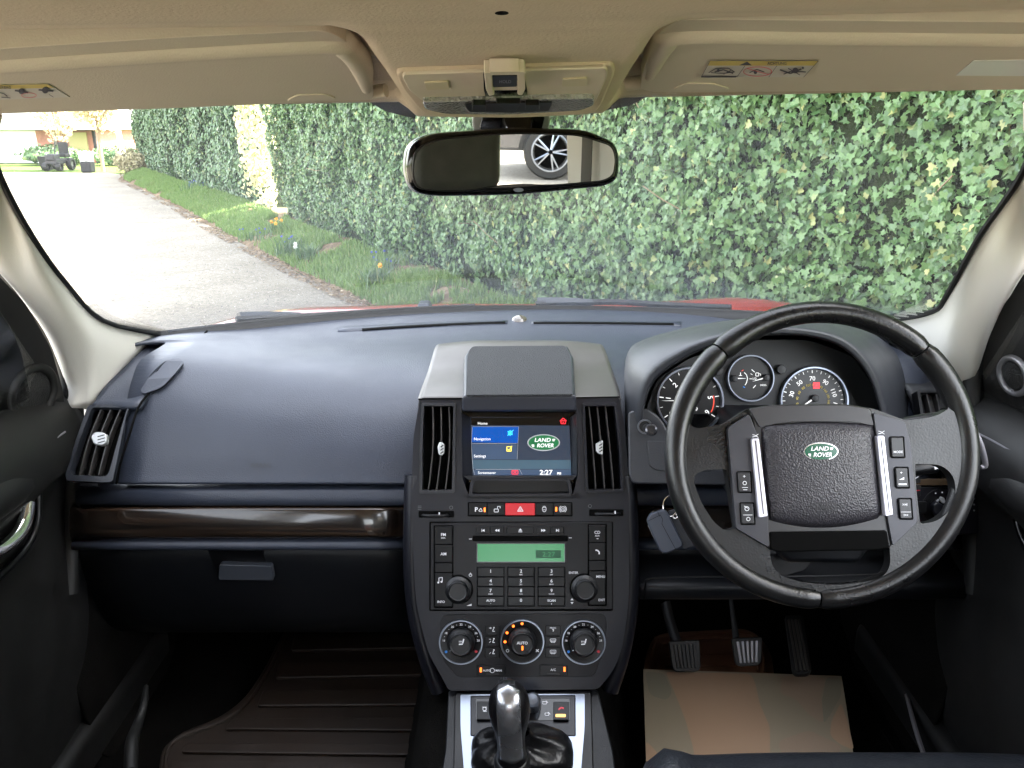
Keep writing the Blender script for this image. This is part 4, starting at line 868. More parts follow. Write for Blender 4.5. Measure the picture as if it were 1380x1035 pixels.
# corner piece, seam and side demister
surf('corner_panel', [[at(209, 455, 1.43), at(240, 450, 1.47), at(278, 446, 1.51)], [at(170, 492, 1.34), at(205, 495, 1.355), at(238, 492, 1.350)], [at(140, 522, 1.27), at(175, 522, 1.285), at(206, 525, 1.27)], [at(124, 546, 1.232), at(150, 546, 1.235), at(187, 548, 1.23)]], M['dash'], db, 4, 4, solid=.01)
tube('pad_seam', [at(279, 446, 1.505), at(238, 492, 1.346), at(206, 525, 1.266), at(187, 548, 1.226), at(173, 590, 1.188), at(162, 625, 1.172), at(157, 652, 1.168)], .0020, M['void'], db, seg=6)
from mathutils.bvhtree import BVHTree
PAD = BVHTree.FromPolygons([v.co for v in PADO.data.vertices], [list(p.vertices) for p in PADO.data.polygons])
def onpad(px, py, lift):
    d = ray(px, py).normalized(); h_ = PAD.ray_cast(CAM, d)[0]; h_ = h_ if h_ else at(px, py, 1.3); return h_ - d * lift
def padpatch(name, P2, lift, m, parent, thick=.002):
    """a shape laid on the curved pad"""
    P3 = [onpad(x, y, lift) for x, y in P2]; return mesh(name, P3, [list(range(len(P3)))], m, parent, smooth=False, solid=thick)
def padstrip(name, p0, p1, w0, w1, lift, m, parent, solid, n=14, bow=0):
    rows = []
    for sgn in (-1, 1):
        r_ = []
        for k in range(n + 1):
            t = k / n; x = p0[0] + (p1[0] - p0[0]) * t; y = p0[1] + (p1[1] - p0[1]) * t - bow * 4 * t * (1 - t); r_.append(onpad(x, y + sgn * (w0 + (w1 - w0) * t) / 2, lift))
        rows.append(r_)
    return surf(name, rows, m, parent, 1, 1, solid=solid)
for p0, p1, w0, w1, q0, q1, bow in (((455, 443.5), (684, 433.8), 6.5, 5, (488, 443.8), (681, 434.4), 1.2), ((716, 434.8), (918, 436.2), 5, 6, (719, 435), (908, 436.6), .4)):
    bz_ = padstrip('demister_bezel', p0, p1, w0, w1, .003, M['dash'], db, .004, bow=bow); padstrip('demister_slot', q0, q1, 2.8, 3.0, .0048, M['void'], bz_, .001, bow=bow)
lip = rp([(205, 507), (221, 491), (240, 487), (247, 492), (236, 506), (219, 524), (196, 532), (192, 528)], [8, 8, 4, 4, 8, 8, 4, 4], 4)
sv = padpatch('side_demister', [(220 + (x - 220) * 1.07, 509 + (y - 509) * 1.07) for x, y in lip], .004, M['dash'], db, .006)
padpatch('demister_mouth', lip, .0062, M['void'], sv)  # near-black patch on the surface imitates the shade inside the mouth
for k in range(5):
    x, y = 232 - k * 4.2, 499 + k * 5.0; P_ = [onpad(*q, .0085) for q in ((x - 3, y), (x + 7, y - 4), (x + 8, y - 2.4), (x - 2, y + 1.8))]; hexa('fin', P_, [p + Vector((0, .002, -.004)) for p in P_], M['black'], sv, .0004, 2)
# right corner of the dash, beyond the binnacle
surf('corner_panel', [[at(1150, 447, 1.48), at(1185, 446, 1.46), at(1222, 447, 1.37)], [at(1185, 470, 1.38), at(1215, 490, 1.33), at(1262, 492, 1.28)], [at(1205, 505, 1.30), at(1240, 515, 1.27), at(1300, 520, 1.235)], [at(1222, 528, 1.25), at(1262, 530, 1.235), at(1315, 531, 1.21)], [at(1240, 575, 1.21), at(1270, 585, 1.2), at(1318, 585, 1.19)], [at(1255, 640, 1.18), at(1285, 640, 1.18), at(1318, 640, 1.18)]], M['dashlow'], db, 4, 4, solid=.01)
hexa('demister_cover', [at(1170, 478, 1.35), at(1186, 470, 1.38), at(1218, 512, 1.27), at(1203, 515, 1.27)], [at(1170, 484, 1.36), at(1186, 478, 1.40), at(1218, 520, 1.29), at(1203, 522, 1.29)], M['dash'], db, .003)
# air vents of the dash ends
def vent(parent, outer, inner, pl, frame_m, vanes, tabc, tabside=1, front=.004, deep=.05, bz=.0018):
    f = plate('air_vent', outer, pl, front, .02, frame_m, parent, holes=[inner], bevel=bz, seg=3)
    c = [pl.at(x, y, -deep) for x, y in inner]
    plate('vent_well', inner, pl, front - .022, .03, M['void'], f, bevel=0)
    for (xt, yt, xb, yb, bow) in vanes:
        n = 9; V = []; Fc = []
        for k in range(n + 1):
            t = k / n; x = xt + (xb - xt) * t + bow * math.sin(math.pi * t); y = yt + (yb - yt) * t
            hgt = front - .0035 + .001 * math.sin(math.pi * t)
            for dx, hh in ((-.75, 0), (.75, 0), (.75, -.016), (-.75, -.016)): V.append(pl.at(x + dx, y, hgt + hh) if hh == 0 else pl.at(x + dx, y, hgt) + pl.n * hh)
        for k in range(n): 
            for j in range(4): a = k * 4 + j; b2 = k * 4 + (j + 1) % 4; Fc.append([a, b2, b2 + 4, a + 4])
        Fc += [[0, 1, 2, 3], [n * 4 + 3, n * 4 + 2, n * 4 + 1, n * 4]]
        mesh('vane', V, Fc, M['vane'], f, smooth=False)
    x, y, w_, h_ = tabc
    tb = plate('vent_tab', rp([(x - w_, y - h_ * .3), (x - w_ * .4, y - h_), (x + w_ * .5, y - h_ * .9), (x + w_, y - h_ * .6), (x + w_, y + h_ * .6), (x + w_ * .3, y + h_), (x - w_ * .6, y + h_ * .8)] if tabside > 0 else [(x - w_, y - h_ * .5), (x + w_, y - h_), (x + w_ * .9, y + h_), (x - w_ * .2, y + h_ * .9), (x - w_, y + h_ * .5)], w_ * .3), pl, front + .006, .012, M['tab'], f, bevel=.002, seg=3)
    i = Ink(pl, front + .0065, M['btn'])
    for k in (-1, 0, 1): i.line([(x - w_ * .1, y + k * h_ * .45 + h_ * .2), (x + w_ * .8, y + k * h_ * .45 - h_ * .1)], h_ * .14)
    i.build('grip_line', tb) if False else i.build('grip_marks', f)
    return f
M['vane'] = mat('vane_plastic', (.05, .047, .047), .32, metal=.2); M['tab'] = mat('vent_tab_silver', (.55, .57, .58), .35, metal=.4)
vl = pl3(at(120, 548, 1.235), at(172, 548, 1.24), at(125, 648, 1.17))
vent(db, rp([(119, 545), (176, 545), (170, 560), (152, 648), (146, 650), (90, 648), (88, 640), (103, 590)], [6, 3, 3, 3, 4, 5, 3, 10]), rp([(124, 549), (172, 549), (168, 560), (147, 636), (143, 642), (96, 640), (94, 634), (108, 590)], [4, 3, 3, 3, 4, 4, 3, 10]), vl, mat('left_vent_frame', (.022, .025, .033), .33), [(136, 552, 107, 640, -3), (149, 552, 120, 640, -3), (162, 552, 133, 640, -3)], (132.5, 591, 11, 9.5))
vr = pl3(at(1240, 528, 1.225), at(1280, 528, 1.225), at(1245, 560, 1.205))
vent(db, rp([(1236, 526), (1290, 526), (1296, 620), (1250, 620)], 3), rp([(1240, 529), (1286, 529), (1290, 614), (1254, 614)], 2), vr, M['black'], [(1249, 531, 1262, 612, 2), (1262, 531, 1272, 612, 2), (1275, 531, 1282, 612, 2)], (1271, 572, 7, 8), -1)
wv = plate('vent_wheel', rr(107, 650.5, 132, 655, 1), vl, .0, .01, M['btn'], db, bevel=.001)
# lower dash: shelf strip, wood, lower ledge, glove box
def band(name, prof, m, xa, xb, n=7, sub=3, solid=.006):
    rows = [[Vector((xa + (xb - xa) * k / (n - 1), Y - b * abs((xa + (xb - xa) * k / (n - 1)) / .7) ** 3, Z)) for k in range(n)] for Y, Z, b in prof]
    return surf(name, rows, m, db, 1, sub, solid=solid)
band('shelf_strip', [(1.205, .935, 0), (1.186, .934, 0), (1.180, .929, 0), (1.176, .918, 0), (1.178, .908, 0), (1.19, .906, 0)], M['dash'], -.712, .725)
for a, b_ in ((-.722, -.165), (.185, .74)):
    band('wood_trim', [(1.19, .907, 0), (1.176, .905, 0), (1.171, .901, 0), (1.164, .884, 0), (1.160, .866, 0), (1.161, .859, 0), (1.168, .854, 0), (1.185, .852, 0)], M['wood'], a, b_)
    band('lower_ledge', [(1.18, .853, 0), (1.165, .851, 0), (1.158, .846, 0), (1.158, .838, 0), (1.17, .832, 0), (1.2, .828, 0)], M['dash'], a, b_)
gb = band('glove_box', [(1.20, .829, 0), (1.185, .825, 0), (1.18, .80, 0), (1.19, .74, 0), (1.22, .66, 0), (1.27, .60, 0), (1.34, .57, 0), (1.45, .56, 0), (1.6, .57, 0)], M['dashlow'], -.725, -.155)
pl_ = pl3(at(300, 745, 1.182), at(350, 745, 1.182), at(320, 782, 1.187))
g1 = plate('latch_recess', rp([(279, 740), (353, 742), (369, 783), (296, 783)], 2), pl_, .004, .01, M['black'], gb, bevel=.001)
plate('latch', rp([(295, 761), (366, 763), (369, 783), (294, 782)], [4, 4, 4, 4]), pl_, .014, .012, mat('latch_grey', (.05, .056, .07), .35, rv=.05), gb, bevel=.003, seg=3)
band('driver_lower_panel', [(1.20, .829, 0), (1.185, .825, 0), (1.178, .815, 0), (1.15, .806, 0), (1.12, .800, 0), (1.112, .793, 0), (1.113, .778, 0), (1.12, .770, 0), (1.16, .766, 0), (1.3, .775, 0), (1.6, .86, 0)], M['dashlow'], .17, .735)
tube('knee_panel_seam', [at(868, 808, 1.108), at(870, 788, 1.108), at(880, 779, 1.108), at(960, 777, 1.108), at(1100, 776, 1.108), at(1240, 771, 1.108)], .0013, M['btn'], db, seg=5)
# ============================================================ centre stack
FS = Pl((0, 1.19, 1.075), (0, -.932, .364))
cs = thing('centre_stack', 'grey centre stack of the dashboard with speaker lid, two vents and tray', 'centre stack', (.02, 1.15, .7))
body = rp([(566, 536), (834, 535), (842, 575), (847, 640), (848, 720), (848, 811), (839, 874), (826, 905), (806, 929), (605, 931), (590, 903), (577, 880), (560, 815), (556, 720), (555, 640), (557, 590)], [6, 6, 10, 10, 10, 30, 30, 15, 6, 6, 15, 30, 30, 10, 10, 10], 4)
HS = rp([(622, 548), (777, 548), (779, 640), (772, 668), (632, 669), (623, 644)], [2, 2, 3, 6, 6, 3])
VL_ = rp([(568, 543), (614, 543), (613, 664), (565, 665), (565.5, 610)], 3); VR_ = rp([(785, 543), (831, 543), (839, 610), (841, 663), (790, 664)], 3)
plate('fascia', body, FS, 0, .05, M['stackf'], cs, holes=[HS, VL_, VR_], bevel=.004, seg=3)
plate('fascia_back', [(570, 540), (830, 540), (838, 800), (815, 905), (600, 905), (566, 800)], FS, -.052, .12, M['void'], cs, bevel=0)
# side fairings down to the console
tube('side_edge', [FS.at(846, 640, -.012), FS.at(850, 740, -.02), FS.at(849, 815, -.03), FS.at(838, 880, -.04), FS.at(822, 930, -.05)], .014, M['stackf'], cs, seg=10)
tube('side_edge', [FS.at(557, 640, -.012), FS.at(555, 740, -.02), FS.at(559, 815, -.03), FS.at(575, 885, -.04), FS.at(592, 930, -.05)], .014, M['stackf'], cs, seg=10)
TC = []
for Y, xl, xr, yy, ye in ((1.49, 592, 808, 459, 463), (1.455, 588, 812, 461.5, 466), (1.40, 584, 817, 476, 478), (1.33, 578, 824, 497, 499), (1.24, 569.5, 832, 521, 523), (1.195, 565, 835.5, 536.5, 537)):
    L0 = at(xl, ye, Y); R0 = at(xr, ye, Y)
    TC.append([L0 + Vector((-.003, .0, -.03)), L0 + Vector((-.001, 0, -.004)), L0 + Vector((.006, 0, .0)), at(640, yy, Y), at(700, yy, Y), at(760, yy, Y), R0 + Vector((-.006, 0, 0)), R0 + Vector((.001, 0, -.004)), R0 + Vector((.003, 0, -.03))])
surf('top_cover', TC, M['stack'], cs, 3, 4, solid=.004)
plate('cover_seam', rp([(564, 537), (622, 536), (622, 538), (564, 539)], .3), FS, .001, .002, M['void'], cs, bevel=0); plate('cover_seam', rp([(777, 535), (835, 534), (835.5, 536), (777, 537)], .3), FS, .001, .002, M['void'], cs, bevel=0)
# speaker lid
lid = hexa('speaker_lid', [at(634, 467, 1.43), at(765, 466, 1.43), at(772, 480, 1.36), at(775, 530, 1.165), at(777, 533, 1.157), at(622, 534, 1.157), at(625, 531, 1.165), at(626, 480, 1.36)], [at(634, 473, 1.43), at(765, 472, 1.43), at(773, 486, 1.36), at(776.5, 552, 1.165), at(777, 554, 1.157), at(622, 555, 1.157), at(623, 553, 1.165), at(625, 486, 1.36)], mat('lid_edge', (.028, .031, .042), .36), cs, .004, 3)
lp_ = pl3(at(640, 467, 1.43), at(765, 467, 1.43), at(700, 532, 1.157))
plate('speaker_mesh', rp([(635, 466.5), (763, 465.5), (769, 478), (772, 531), (628, 532), (630, 478)], [8, 8, 6, 2, 2, 6]), lp_, .0018, .004, mat('speaker_cloth', (.018, .019, .022), .8, bump=1, bs=520, tex='dots', dist=.0015), cs, bevel=.0008)
# recessed screen
sr_ = thing('navigation_screen', 'small colour navigation screen showing a blue menu and green oval logo', 'screen', FS.at(700, 600))
bz = plate('bezel', rr(622, 548, 779, 650, 2), FS, -.020, .02, M['gloss'], sr_, bevel=0)
for q in ([(622, 556), (634, 563), (637, 641), (623, 660)], [(777, 556), (768, 563), (770, 641), (778, 660)]): 
    hexa('bezel_wall', [FS.at(*q[0], -.001), FS.at(*q[1], -.0185), FS.at(*q[2], -.0185), FS.at(*q[3], -.001)], [FS.at(*q[0], -.004), FS.at(*q[1], -.0195), FS.at(*q[2], -.0195), FS.at(*q[3], -.004)], M['stackf'], sr_, .0005)
def scr(name, pts, m, k): return plate(name, pts, FS, -.0190 + k * .0003, .0002, m, sr_, bevel=0)
f0 = -.0190
scr('display', rp([(634, 562), (767, 563), (770, 641), (637, 641)], 1), M['scr_bg'], 0)
scr('title_bar', [(634.5, 562.5), (767, 563), (767.5, 573.5), (635, 573)], M['scr_black'], 1)
bar = scr('teal_strip', [(636, 620), (769, 620), (769.5, 632), (637, 632)], M['scr_teal'], 1)
scr('blue_panel', rp([(636.5, 575), (699, 575), (698, 597), (635.5, 596)], 1), M['scr_blue'], 1); scr('slate_panel', rp([(636, 599), (696, 598.5), (697, 619), (636.5, 619)], 1), M['scr_slate'], 1)
scr('bottom_bar', [(637.5, 632.8), (769, 632.8), (769.8, 640.5), (639, 640.5)], M['scr_slate'], 1)
M['scr_white_dim'] = mat('screen_grey', (.2, .2, .2), .3, emit=(.7, .75, .8), es=ES * .5)
i = Ink(FS, f0 + .0009, M['scr_white']); i.text('Home', 650.5, 570.5, 3.6, bold=.0); i.text('Navigation', 638.5, 591.5, 3.6, 'l', .0); i.text('Settings', 638.5, 614.5, 3.6, 'l', .0); i.text('Screensaver', 644, 637, 3.4, 'l', .0); i.text('2:27', 736, 636.5, 6, bold=.015, wide=1.15); i.text('PM', 753.5, 638, 2.8, bold=.03)
i.build('lettering', bar)['kind'] = 'stuff'; i = Ink(FS, f0 + .0008, M['scr_white_dim']); i.line([(636, 598), (696, 597.5)], .45); i.line([(636.5, 576), (635.2, 600), (637.5, 632), (640, 641)], .4); i.line([(641, 632.5), (700, 632.5), (704, 640)], .4); i.line([(636.5, 575), (699, 575), (697, 619)], .3); i.build('panel_lines', bar)
i = Ink(FS, f0 + .0009, M['scr_red']); i.line([(754.5, 567.5), (759, 563.5), (763.5, 567.5)], .9); i.loop([(756, 567), (762, 567), (762, 571), (756, 571)], .8); i.line([(759, 571), (759, 568.5)], .9); i.loop([(690, 634), (698, 634), (698, 639), (690, 639)], .6); i.line([(692, 635), (696, 638)], .6); i.line([(696, 635), (692, 638)], .6); i.build('red_icons', bar)
i = Ink(FS, f0 + .0009, M['scr_yel']); i.loop([(683, 602), (689, 602), (689, 608), (683, 608)], .8); i.line([(684, 605), (686, 607), (690, 601)], .9); i.build('yellow_icon', bar)
i = Ink(FS, f0 + .0009, M['scr_cyan']); i.loop(circ(687.5, 583.5, 2.8, 10), .7); i.line([(684, 581), (691, 586)], .6); i.line([(684, 587), (692, 579.5)], .8); i.line([(687.5, 579.5), (687.5, 587.5)], .5); i.build('cyan_icon', bar)
def logo(parent, cx, cy_, rx, ry, pl, front, lit=False, h=None):
    """oval green badge: silver rim, green field, two slanted words joined by marks"""
    rim = plate('logo_rim', circ(cx, cy_, rx, 40, ry), pl, front + .0012, .0016, M['chrome'] if not lit else M['scr_white_dim'], parent, bevel=.0004 if not lit else 0)
    fld = plate('logo_field', circ(cx, cy_, rx * .93, 40, ry * .88), pl, front + .0016, .0005, M['badge'] if not lit else M['scr_green'], rim, bevel=0)
    i = Ink(pl, front + .0020, M['chromeprint'] if not lit else M['scr_white']); hh = ry * .44
    i.text('LAND', cx - rx * .06, cy_ - ry * .32, hh, bold=.01, wide=1.12, skew=.2); i.text('ROVER', cx + rx * .10, cy_ + ry * .34, hh, bold=.01, wide=1.0, skew=.2)
    i.line([(cx + rx * .54, cy_ - ry * .38), (cx + rx * .70, cy_ - ry * .38)], ry * .12); i.line([(cx + rx * .54, cy_ - ry * .22), (cx + rx * .66, cy_ - ry * .22)], ry * .10)
    i.line([(cx - rx * .74, cy_ + ry * .3), (cx - rx * .58, cy_ + ry * .3)], ry * .12); i.line([(cx - rx * .7, cy_ + ry * .46), (cx - rx * .58, cy_ + ry * .46)], ry * .10)
    i.build('lettering', rim)
M['chromeprint'] = mat('bright_letters', (.85, .85, .85), .3, metal=.4)
logo(sr_, 732.7, 596.5, 22, 11.3, FS, f0 + .0003, lit=True)
# tray
tr = plate('tray', rp([(635, 645), (768, 645), (772, 668), (631, 669)], [3, 3, 6, 6]), FS, .003, .012, M['stackf'], cs, holes=[rp([(639, 648), (764, 648), (768, 665), (636, 666)], [3, 3, 5, 5])], bevel=.0015)
plate('tray_floor', rp([(638, 647), (765, 647), (769, 667), (635, 668)], 3), FS, -.008, .01, M['black'], tr, bevel=0)
plate('tray_shelf', rp([(624, 641), (777, 641), (772, 647), (632, 647)], 1), FS, -.002, .015, M['stackf'], tr, bevel=.001)
plate('lower_lip', rp([(624, 664), (634, 669), (768, 669), (779, 663), (784, 672), (618, 673)], 1), FS, .0, .02, M['stackf'], tr, bevel=.002)
vent(cs, VL_[:], rp([(571, 547), (611, 547), (609, 660), (569, 661), (569, 610)], 2), FS, mat('stack_vent_frame', (.02, .021, .026), .35), [(583, 548, 577, 661, 3.2), (594, 548, 588, 661, 3.2), (605, 548, 600, 661, 3.2)], (594, 605, 4.6, 9.5), front=.003)
vent(cs, VR_[:], rp([(788, 547), (828, 547), (835, 610), (837, 659), (793, 660)], 2), FS, M['stackf'], [(794, 548, 803, 659, .5), (805, 548, 815, 659, .5), (816, 548, 827, 659, .5)], (808, 603, 4.6, 9.5), -1, front=.003)
# thumb wheels
for (x0, x1, y, mx) in ((564, 612, 693, 592), (794, 840, 691, 829)):
    wr = plate('thumbwheel_recess', rr(x0, y - 4.5, x1, y + 4.5, 2), FS, .0012, .004, M['void'], cs, bevel=.0004)
    c, ex, ey, k = FS.frame((x0 + x1) / 2, y, -.018); V = []; n = 48; Rw = (x1 - x0) * .47 * k; 
    tube('thumbwheel', [c + ex * (Rw * math.cos(a)) + FS.n * (Rw * math.sin(a)) for a in np.linspace(0, math.pi, 13)], .0028, M['btn'], wr, seg=8, sub=2)
    i = Ink(FS, .0095, M['paint_w']); i.line([(mx, y - 2.6), (mx, y + 1.6)], 1.6); i.build('mark', wr)
i = Ink(FS, .0006, mat('dim_print', (.12, .12, .13), .6))
for k in range(3): i.line([(563, 682 + k * 2.2), (568, 682 + k * 2.2)], .7)
i.loop(circ(608, 684, 2.2, 12), .6); i.loop(circ(795, 682, 2.2, 12), .6); i.build('air_symbols', cs)
# ------------------------------------------------------------ hazard strip
hz = thing('switch_strip', 'row of five small buttons with the red hazard warning switch in the middle', 'switches', FS.at(700, 687))
plate('strip_frame', rr(630.5, 677, 771.5, 696, 1.5), FS, .0022, .003, M['void'], hz, bevel=.0005)
def button(parent, x0, y0, x1, y1, pl, front, m=None, thick=.004, r=1, name='button', bv=.0009): return plate(name, rr(x0, y0, x1, y1, r), pl, front, thick, m or M['btn'], parent, bevel=bv)
B = []
for k, (a, b_) in enumerate(zip((632, 657, 681, 721.5, 746), (656.4, 680.4, 720.9, 745.4, 770))): B.append(button(hz, a, 678.3, b_, 694.5, FS, .0055, M['red_lit'] if k == 2 else None, name='hazard_button' if k == 2 else 'button'))
FI = .0058
def ink(parent, fn, m=None, pl=FS, front=FI, name='symbol'): i = Ink(pl, front, m or M['paint_w']); fn(i); return i.build(name, parent)
ink(B[0], lambda i: (i.text('P', 642, 686.5, 5.5, bold=.03), i.line([(645, 688.5), (648, 685), (650, 688.5)], .9), i.line([(645.5, 689), (650, 689)], .9)))
ink(B[0], lambda i: i.poly(rr(652, 684, 654.4, 690, .6)), M['amber'], name='lamp')
ink(B[1], lambda i: (i.loop(rr(666, 686, 671.5, 690, .6), .9), i.line([(670.5, 686), (670.5, 682.5), (674, 682.5), (674, 685)], .8)))
ink(B[2], lambda i: (i.loop([(697.5, 689), (705, 689), (701.2, 682.6)], .9), i.loop([(699.8, 687.8), (702.7, 687.8), (701.2, 685.2)], .6)), M['redpale'] if 'redpale' in M else None)
ink(B[3], lambda i: (i.loop(circ(733.5, 686, 2.6, 12, 3.8), .8), i.line([(731.8, 684), (735.2, 684)], .7), i.line([(731.8, 687), (735.2, 687)], .7)))
ink(B[4], lambda i: (i.loop(circ(758.5, 686, 3.2, 14), .8), i.line(circ(758.5, 686, 4.8, 8, None, 120, 240), .7), i.line(circ(758.5, 686, 4.8, 8, None, -60, 60), .7), i.text('(!)', 758.5, 686, 3)))
ink(B[4], lambda i: i.poly(rr(748.4, 683.3, 750.8, 689.3, .6)), M['amber'], name='lamp')
# ------------------------------------------------------------ radio
rd = thing('car_radio', 'black car radio with green display, number keys and two knobs', 'radio', FS.at(703, 763))
plate('radio_gap', rr(578.5, 703, 826, 823.5, 2), FS, .0012, .002, M['void'], rd, bevel=0)
plate('radio_face', rp([(580.5, 705), (825, 703.5), (825.5, 821), (580, 822)], 2), FS, .0035, .003, M['radio'], rd, bevel=.0009)
fr_ = .0035
for x0, y0, x1, y1 in ((584.5, 708, 611, 819.5), (792, 706, 818, 817)): plate('key_well', rr(x0, y0, x1, y1, 2), FS, fr_ + .0004, .001, M['void'], rd, bevel=0)
def rb(x0, y0, x1, y1, fn=None, nm='button'):
    b = button(rd, x0, y0, x1, y1, FS, fr_ + .0024, name=nm, thick=.0024)
    if fn: ink(b, fn, front=fr_ + .0027, name='lettering')
    return b
rb(586, 709.6, 609.5, 733.6, lambda i: (i.text('FM', 597.5, 720.5, 3.8), i.text('DISPL', 597.5, 725, 1.7)))
rb(586, 734.6, 609.5, 758, lambda i: i.text('AM', 597.5, 746.5, 3.8)); rb(586, 759.2, 609.5, 771.5)
def note(i): i.line([(591.5, 785), (591.5, 779), (596, 778), (596, 784)], .9); i.disc(590.6, 785, 1.3); i.disc(595, 784, 1.3); i.text('INFO', 594.5, 811, 3)
nb = rb(586, 772.7, 609.5, 817.5, note); nb.children[0]['kind'] = 'stuff'
rb(794, 707.6, 816, 731, lambda i: (i.text('CD', 805, 717.5, 3.8), i.text('AUX', 805, 722, 2), i.line([(804, 726), (806.5, 726)], .8))); rb(794, 732, 816, 755, lambda i: i.line([(802.5, 741.5), (805, 741.5), (807.5, 744), (807.5, 747)], 1.7))
rb(794, 756.2, 816, 769); rb(794, 770.2, 816, 815, lambda i: (i.text('MENU', 809.5, 777, 3), i.text('EXIT', 811, 808.5, 3)))
for x0, x1, t in ((642.5, 660.3, 'p'), (660.9, 679, 'r'), (683, 719.5, 'e'), (723.5, 741.3, 'f'), (741.9, 760, 'n')):
    def fn(i, x=(x0 + x1) / 2, t=t, y=714.8):
        tl = lambda a: i.poly([(a, y), (a + 3, y - 2), (a + 3, y + 2)]); tr_ = lambda a: i.poly([(a, y - 2), (a + 3, y), (a, y + 2)])
        if t == 'p': tl(x - 1.4); i.line([(x - 2, y - 2), (x - 2, y + 2)], .8)
        if t == 'r': tl(x - 3); tl(x)
        if t == 'e': i.poly([(x - 2.6, y + .4), (x + 2.6, y + .4), (x, y - 2.6)]); i.line([(x - 2.6, y + 1.9), (x + 2.6, y + 1.9)], .9)
        if t == 'f': tr_(x - 3); tr_(x)
        if t == 'n': tr_(x - 1.6); i.line([(x + 2, y - 2), (x + 2, y + 2)], .8)
    rb(x0, 710, x1, 719.2, fn)
cdp = plate('disc_slot', rr(637, 722, 765.5, 729.4, 1.5), FS, fr_ + .0012, .002, M['void'], rd, bevel=.0004)
ink(rd, lambda i: (i.line([(632, 726.4), (636, 726.4)], .9), i.line([(766.5, 724.8), (770.5, 724.8)], .9), i.text('ENTER', 773, 771.8, 2.9), i.loop(circ(634, 775, 1.9, 12, None, -60, 240), .7), i.line([(634, 771.8), (634, 774.5)], .7), i.poly([(628.5, 816.5), (635.5, 816.5), (635.5, 813.6)]), i.poly([(768.8, 809), (773, 809), (770.9, 806.2)]), i.poly([(768.8, 811.4), (773, 811.4), (770.9, 814.2)])), front=fr_ + .0004, name='lettering')
dp = plate('display', rr(642, 731.6, 762, 758.2, 1), FS, fr_ + .0008, .002, M['gloss'], rd, bevel=.0004)
plate('display_glass', rr(643.6, 733, 760.6, 756.8, .8), FS, fr_ + .0013, .001, M['lcd'], dp, bevel=0)
ink(dp, lambda i: i.poly(rr(722, 741.6, 755.8, 752, .5)), mat('lcd_shade', (.018, .06, .032), .5, emit=(.01, .06, .03), es=ES * .6), front=fr_ + .0016, name='clock_field')
ink(dp, lambda i: (i.text('2:27', 739.5, 747, 6.2, bold=.0, wide=1.12), i.text('"', 726, 744.5, 2)), mat('lcd_digit', (.04, .14, .07), .5, emit=(.06, .3, .12), es=ES * .8), front=fr_ + .0019, name='clock_digits')
keys = [['1', '2', '3'], ['4', '5', '6'], ['7', '8', '9'], ['AUTO', '0', 'SCAN']]; subs = [['', 'ABC', 'DEF'], ['GHI', 'JKL', 'MNO'], ['PQRS', 'TUV', 'WXYZ'], ['*', '', '#']]
for c_, (x0, x1) in enumerate(((643.5, 679), (684.5, 719.8), (725.5, 761))):
    plate('key_well', rr(x0 - .8, 764, x1 + .8, 817.5, 1), FS, fr_ + .0004, .001, M['void'], rd, bevel=0)
    for r_ in range(4):
        y0 = 765 + r_ * 13.1; t, s_ = keys[r_][c_], subs[r_][c_]; x = (x0 + x1) / 2
        rb(x0, y0, x1, y0 + 12.2, lambda i: (i.text(t, x, y0 + (4.6 if len(t) < 2 else 5), 4.2 if len(t) < 2 else 2.9, bold=.02), i.text(s_, x, y0 + 9.4, 1.7)), nm='key')
def knob(parent, cx, cy_, r, pl, front, h, name='knob'):
    plate('knob_shadow', circ(cx, cy_, r * 1.16, 32), pl, front + .0004, .001, M['void'], parent, bevel=0)
    return lathe(name, cx, cy_, pl, front, [(r * 1.04, 0), (r * 1.04, h * .3), (r * .98, h * .36), (r * .80, h * .5), (r * .76, h * .9), (r * .70, h), (r * .66, h * .98), (r * .62, h * .94), (0, h * .93)], M['knob'], parent, n=48, knurl=0)
M['knob'] = mat('knob_rubber', (.009, .0095, .011), .42, rv=.05)
knob(rd, 618, 794.5, 17.2, FS, fr_, .017); knob(rd, 787.5, 792.7, 17.2, FS, fr_, .017)
